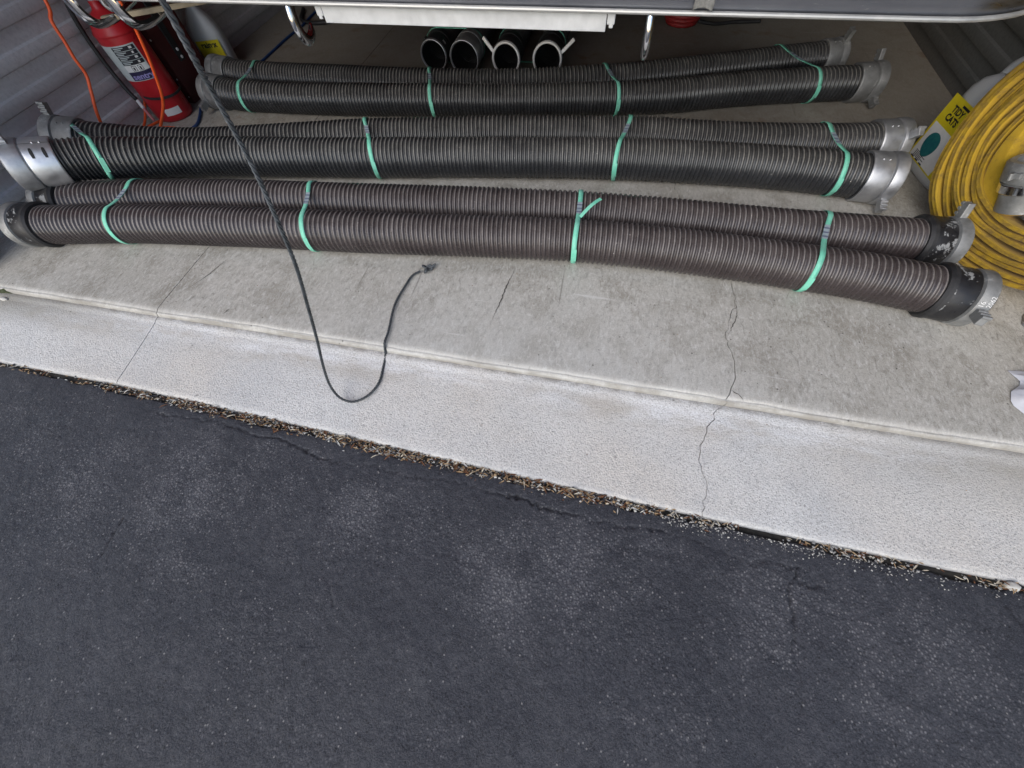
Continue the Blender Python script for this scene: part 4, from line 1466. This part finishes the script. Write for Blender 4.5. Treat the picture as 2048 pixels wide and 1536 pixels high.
# ------------------------------------------------------------------ washer fluid jug (left)
def jug_section(hx, hy, n=32, p=3.2):
    a = np.linspace(0, 2 * PI, n, endpoint=False)
    c, s = np.cos(a), np.sin(a)
    return np.stack([hx * np.sign(c) * np.abs(c) ** (2 / p), hy * np.sign(s) * np.abs(s) ** (2 / p)], 1)


def jug(name, o, rz, levels, m, parent):
    ca_, sa_ = math.cos(rz), math.sin(rz)
    V = []
    for z, hx, hy, dx, dy in levels:
        q = jug_section(hx, hy) + (dx, dy)
        V.append(np.stack([o[0] + q[:, 0] * ca_ - q[:, 1] * sa_, o[1] + q[:, 0] * sa_ + q[:, 1] * ca_, np.full(len(q), o[2] + z)], 1))
    return link(name, grid_mesh(name, np.array(V), closed_v=True), m, parent)


wj = empty('washer_fluid_jug', (-2.275, 2.34, 0))
tag(wj, 'cloudy white fluid jug with yellow label behind the left hose couplings', 'jug')
jug('bottle', (-2.275, 2.34, 0), .35, [(0, .001, .001, 0, 0), (0, .075, .05, 0, 0), (.004, .083, .057, 0, 0), (.02, .085, .06, 0, 0), (.155, .085, .06, 0, 0), (.175, .083, .058, 0, 0), (.20, .074, .052, 0, 0), (.235, .056, .042, 0, 0), (.265, .036, .030, 0, 0), (.285, .022, .022, 0, 0), (.292, .020, .020, 0, 0), (.30, .020, .020, 0, 0)], M['jug'], wj)
lathe('cap', [(0, .023), (.03, .023), (.034, .019), (.034, .001)], (-2.275, 2.34, .292), (0, 0, 1), M['white'], wj, 24)


def face_map(o, rz, dist):
    """flat front face of a jug, u to the right seen from the doorway, v up"""
    ca_, sa_ = math.cos(rz), math.sin(rz)
    return lambda u, v: Vector((o[0] + u * ca_ + dist * sa_, o[1] + u * sa_ - dist * ca_, v))


fm = face_map((-2.275, 2.34), .35, .0608)
lb = link('label', rect_grid(-.055, .066, .075, .150, 2, 2, fm, 'label'), M['yellow_label'], wj, False)
me = text_mesh('rain·x', .036, .0013)
place_flat(me, lambda x, y: face_map((-2.275, 2.34), .35, .0616)(x + .006, y + .130))
link('brand_name', me, M['ink'], lb, False)

# ------------------------------------------------------------------ litter jug (right)
LJ = (1.292, 1.775)
LR = -1.42
lj = empty('litter_jug', (LJ[0], LJ[1], 0))
tag(lj, 'grey white plastic jug with yellow and white label behind the yellow hose roll', 'jug')
jug('bottle', (LJ[0], LJ[1], 0), LR, [(0, .001, .001, 0, 0), (0, .105, .06, 0, 0), (.006, .115, .068, 0, 0), (.03, .118, .072, 0, 0), (.245, .118, .072, 0, 0), (.272, .115, .070, 0, 0), (.298, .100, .062, .0, 0), (.318, .075, .050, .005, 0), (.325, .06, .040, .01, 0)], M['jug'], lj)
A = face_map(LJ, LR, 0)
tube('handle', [A(-.075, .300), A(-.06, .345), A(-.02, .372), A(.045, .372), A(.095, .345), A(.105, .29)], .0165, M['jug'], lj, .01, 12)
lathe('cap', [(0, .034), (.03, .034), (.034, .03), (.034, .001)], tuple(A(.035, .323)), (0, 0, 1), M['jug'], lj, 28)
D = .0728
lw = link('label', rect_grid(-.108, .103, .035, .245, 2, 2, face_map(LJ, LR, D), 'label'), M['yellow_label'], lj, False)
sd_ = rect_grid(-.0, .0, 0, 0, 2, 2, face_map(LJ, LR, D), 'x')
lwp = link('label_panel', rect_grid(-.098, .060, .040, .158, 2, 2, face_map(LJ, LR, D + .0006), 'label_panel'), M['white'], lw, False)
bm = bmesh.new()
fmx = face_map(LJ, LR, D + .0012)
vs = [bm.verts.new(fmx(-.040 + .037 * math.cos(a) * (1 + .12 * math.sin(a)), .100 + .040 * math.sin(a))) for a in np.linspace(0, 2 * PI, 28, endpoint=False)]
bm.faces.new(vs)
from_bm('picture_oval', bm, M['teal'], lw)
for k in range(5):
    link('text_line', rect_grid(-.080, -.030 + .02 * (k % 2), .046 + k * .0045, .0482 + k * .0045, 2, 2, face_map(LJ, LR, D + .0012), 'text_line'), M['ink'], lwp, False)
for k in range(3):
    link('weight_block', rect_grid(-.085 + .03 * k, -.066 + .03 * k, .040, .0445, 2, 2, face_map(LJ, LR, D + .0012), 'weight_block'), M['navy'], lwp, False)
for txt, v in (('TIDY', .212), ('CATS', .186)):
    me = text_mesh(txt, .028, .0011)
    place_flat(me, lambda x, y: face_map(LJ, LR, D + .0012)(x - .040, y + v))
    link('brand_name', me, M['ink'], lw, False)
link('brand_bar', rect_grid(-.040, .04, .2280, .2350, 2, 2, face_map(LJ, LR, D + .0012), 'brand_bar'), M['ink'], lw, False)

# ------------------------------------------------------------------ yellow hose roll leaning by the right wall
ROLL_C = np.array([1.285, 1.345, .350])
AZ, EL = -2.72, .20
n_ = np.array([math.cos(EL) * math.cos(AZ), math.cos(EL) * math.sin(AZ), math.sin(EL)])
a_ = np.cross(np.array([0, 0, 1.]), n_); a_ /= np.linalg.norm(a_)     # in-plane horizontal (towards the driveway)
b_ = np.cross(n_, a_)                                               # in-plane up
roll = empty('hose_roll', (1.36, 1.34, 0))
tag(roll, 'thick roll of flat yellow fire hose standing against the right wall', 'hose roll')
RMAX, RMIN, TURNS = .352, .205, 8.0
HUB = np.array([-.004, .004])


def roll_curve(th):
    q = th / (2 * PI * TURNS)
    rad = RMIN + (RMAX - RMIN) * q ** .92
    ctr = HUB[None] * (1 - q)[:, None] ** 1.1
    wob = .0055 * np.sin(th * 3.1 + 1.3) * (1 - q) + .003 * np.sin(th * 5.3)
    # slack at the top, packed at the bottom
    return np.stack([ctr[:, 0] + (rad + wob) * np.cos(th) * np.where(np.cos(th) > 0, 1.22, 1.0), ctr[:, 1] + (rad + wob) * np.sin(th) * np.where(np.sin(th) > 0, .90, 1.0)], 1)


th = np.arange(0, 2 * PI * TURNS, .045)
c2 = roll_curve(th)
d2 = np.gradient(c2, axis=0)
d2 /= np.linalg.norm(d2, axis=1)[:, None]
r2 = np.stack([d2[:, 1], -d2[:, 0]], 1)
W_, T_ = .095, .0092
wv = .006 * np.sin(th * 1.7) + .004 * np.sin(th * .73 + 2) + .0025 * np.sin(th * 7.9)
sec = []
for k in range(16):
    a = 2 * PI * k / 16
    c, s = math.cos(a), math.sin(a)
    u = np.sign(c) * abs(c) ** .35 * W_ / 2
    v = s * T_ * (1.25 if abs(c) > .85 else .9)
    if k == 0:
        u -= .0075          # flat hose: two jacket edges with a crease between
    sec.append((u, v, 1.0 if c > .75 else 0.0))
V = np.stack([ROLL_C + a_ * (c2[:, :1] + r2[:, :1] * v) + b_ * (c2[:, 1:] + r2[:, 1:] * v) + n_ * (u - W_ / 2 + wv[:, None]) for u, v, e in sec], 1)
V[..., 2] = np.maximum(V[..., 2], .002 + .001 * np.random.default_rng(2).random(V.shape[:2]))
me = grid_mesh('wound_hose', V, closed_v=True)
at = me.attributes.new('edge', 'FLOAT', 'POINT')
at.data.foreach_set('value', np.tile(np.array([e for _, _, e in sec], np.float32), len(V)))
link('wound_hose', me, M['yellow'], roll)
# inner end: the flat hose swings in to the coupling
def rp(a, b, n=0.0):
    return ROLL_C + a_ * a + b_ * b + n_ * n


hc = HUB + np.array([-.02, .02])
inner = [(-.12, .145), (-.175, .07), (-.185, -.02), (-.16, -.105), (-.11, -.165), (-.055, -.185), (-.022, -.172), (-.014, -.15)]
Qi, si = catmull([(p_[0], p_[1], 0) for p_ in inner], .01)
di = np.gradient(Qi, axis=0); di /= np.linalg.norm(di, axis=1)[:, None]
ri = np.stack([di[:, 1], -di[:, 0]], 1)
fat = np.interp(np.linspace(0, 1, len(Qi)), [0, .35, .7, 1], [1, 1.6, 3.6, 5.4])
nar = np.interp(np.linspace(0, 1, len(Qi)), [0, .5, 1], [1, .98, .80])
V = np.stack([ROLL_C + a_ * (Qi[:, :1] + ri[:, :1] * (v * fat)[:, None]) + b_ * (Qi[:, 1:2] + ri[:, 1:] * (v * fat)[:, None]) + n_ * ((u * nar)[:, None] - W_ / 2) for u, v, e in [(np.full(len(Qi), s_[0]), np.full(len(Qi), s_[1]), s_[2]) for s_ in sec]], 1)
me = grid_mesh('inner_fold', V, closed_v=True)
at = me.attributes.new('edge', 'FLOAT', 'POINT')
link('inner_fold', me, M['yellow'], roll)
co = rp(-.012, -.165, -.030)
cdir = a_ * -.42 + b_ * .85 + n_ * .32
cp = lathe('coupling', [(-.02, .046), (-.02, .054), (.036, .056), (.038, .064), (.062, .065), (.064, .060), (.068, .060), (.070, .068), (.118, .069), (.123, .063), (.123, .050), (.08, .047), (.08, .001)], co, cdir, M['alu_dark'], roll, 36)
lathe('polished_band', [(.037, .0645), (.039, .0665), (.060, .0665), (.062, .0645)], co, cdir, M['chrome'], cp, 36)
for g in (.3, 2.4, 4.5):
    lug(cp, co, cdir, g, .068, .095, M['alu_dark'], .022, .016, .016)
# slack inner wrap behind the coupling
inner2 = [(.26, -.05), (.20, -.15), (.10, -.195), (.02, -.165), (-.02, -.07), (-.04, .03), (.02, .11), (.12, .12)]
Qi, si = catmull([(p_[0], p_[1], 0) for p_ in inner2], .01)
di = np.gradient(Qi, axis=0); di /= np.linalg.norm(di, axis=1)[:, None]
ri = np.stack([di[:, 1], -di[:, 0]], 1)
V = np.stack([ROLL_C + a_ * (Qi[:, :1] + ri[:, :1] * v * 1.3) + b_ * (Qi[:, 1:2] + ri[:, 1:] * v * 1.3) + n_ * (u * .9 - W_ / 2 - .012) for u, v, e in sec], 1)
me = grid_mesh('inner_fold', V, closed_v=True)
at = me.attributes.new('edge', 'FLOAT', 'POINT')
at.data.foreach_set('value', np.tile(np.array([e for _, _, e in sec], np.float32), len(V)))
link('inner_fold', me, M['yellow'], roll)

# ------------------------------------------------------------------ small things at the right edge
def rag(name, c, pts, h, label, seed, m):
    n = 26
    poly = [Vector((x, y, 0)) for x, y in pts]
    V = []
    for i in range(9):
        t = i / 8
        row = []
        for k in range(n):
            q = k / n * len(poly)
            a, b = poly[int(q) % len(poly)], poly[(int(q) + 1) % len(poly)]
            e = a.lerp(b, q - int(q))
            r = 1 - t
            z = .004 + h * (math.sin(min(1, t * 1.15) * PI / 2)) * (.55 + .45 * math.sin(k * 1.7 + seed) * math.sin(t * 5 + k * .9)) + .006 * math.sin(k * 2.9 + t * 9)
            row.append((c[0] + e.x * r, c[1] + e.y * r, c[2] + max(.002, z if t > 0 else .002)))
        V.append(row)
    me = grid_mesh(name, np.array(V), closed_v=True)
    o = link(name, me, m, None, False)
    tag(o, label, 'rag')
    return o


rag('crumpled_rag', (1.31, .775, 0), [(-.10, -.005), (-.115, -.045), (-.085, -.085), (-.02, -.10), (.08, -.09), (.12, 0), (.09, .08), (.0, .075), (-.085, .07), (-.06, .03)], .035, 'crumpled white rag on the floor at the right edge', 1.0, M['rag'])
rag('plastic_wrapper', (1.40, 1.03, 0), [(-.07, .0), (-.055, -.04), (0, -.06), (.07, -.04), (.08, .03), (.02, .06), (-.05, .045)], .045, 'crushed grey wrapper on the floor beside the yellow hose roll', 2.3, M['alu'])
wl = [(.755, .436), (.780, .428), (.781, .420), (.757, .427)]
pts = []
for k in range(4):
    a, b = Vector((*wl[k], -.0385)), Vector((*wl[(k + 1) % 4], -.0385))
    pts += [tuple(a.lerp(b, q)) for q in (.08, .5, .92)]
pts.append(pts[0])
o = tube('wire_clip', pts, .0011, M['wire'], None, .004, 6)
tag(o, 'small rectangular wire clip lying on the pale apron at right', 'clip')
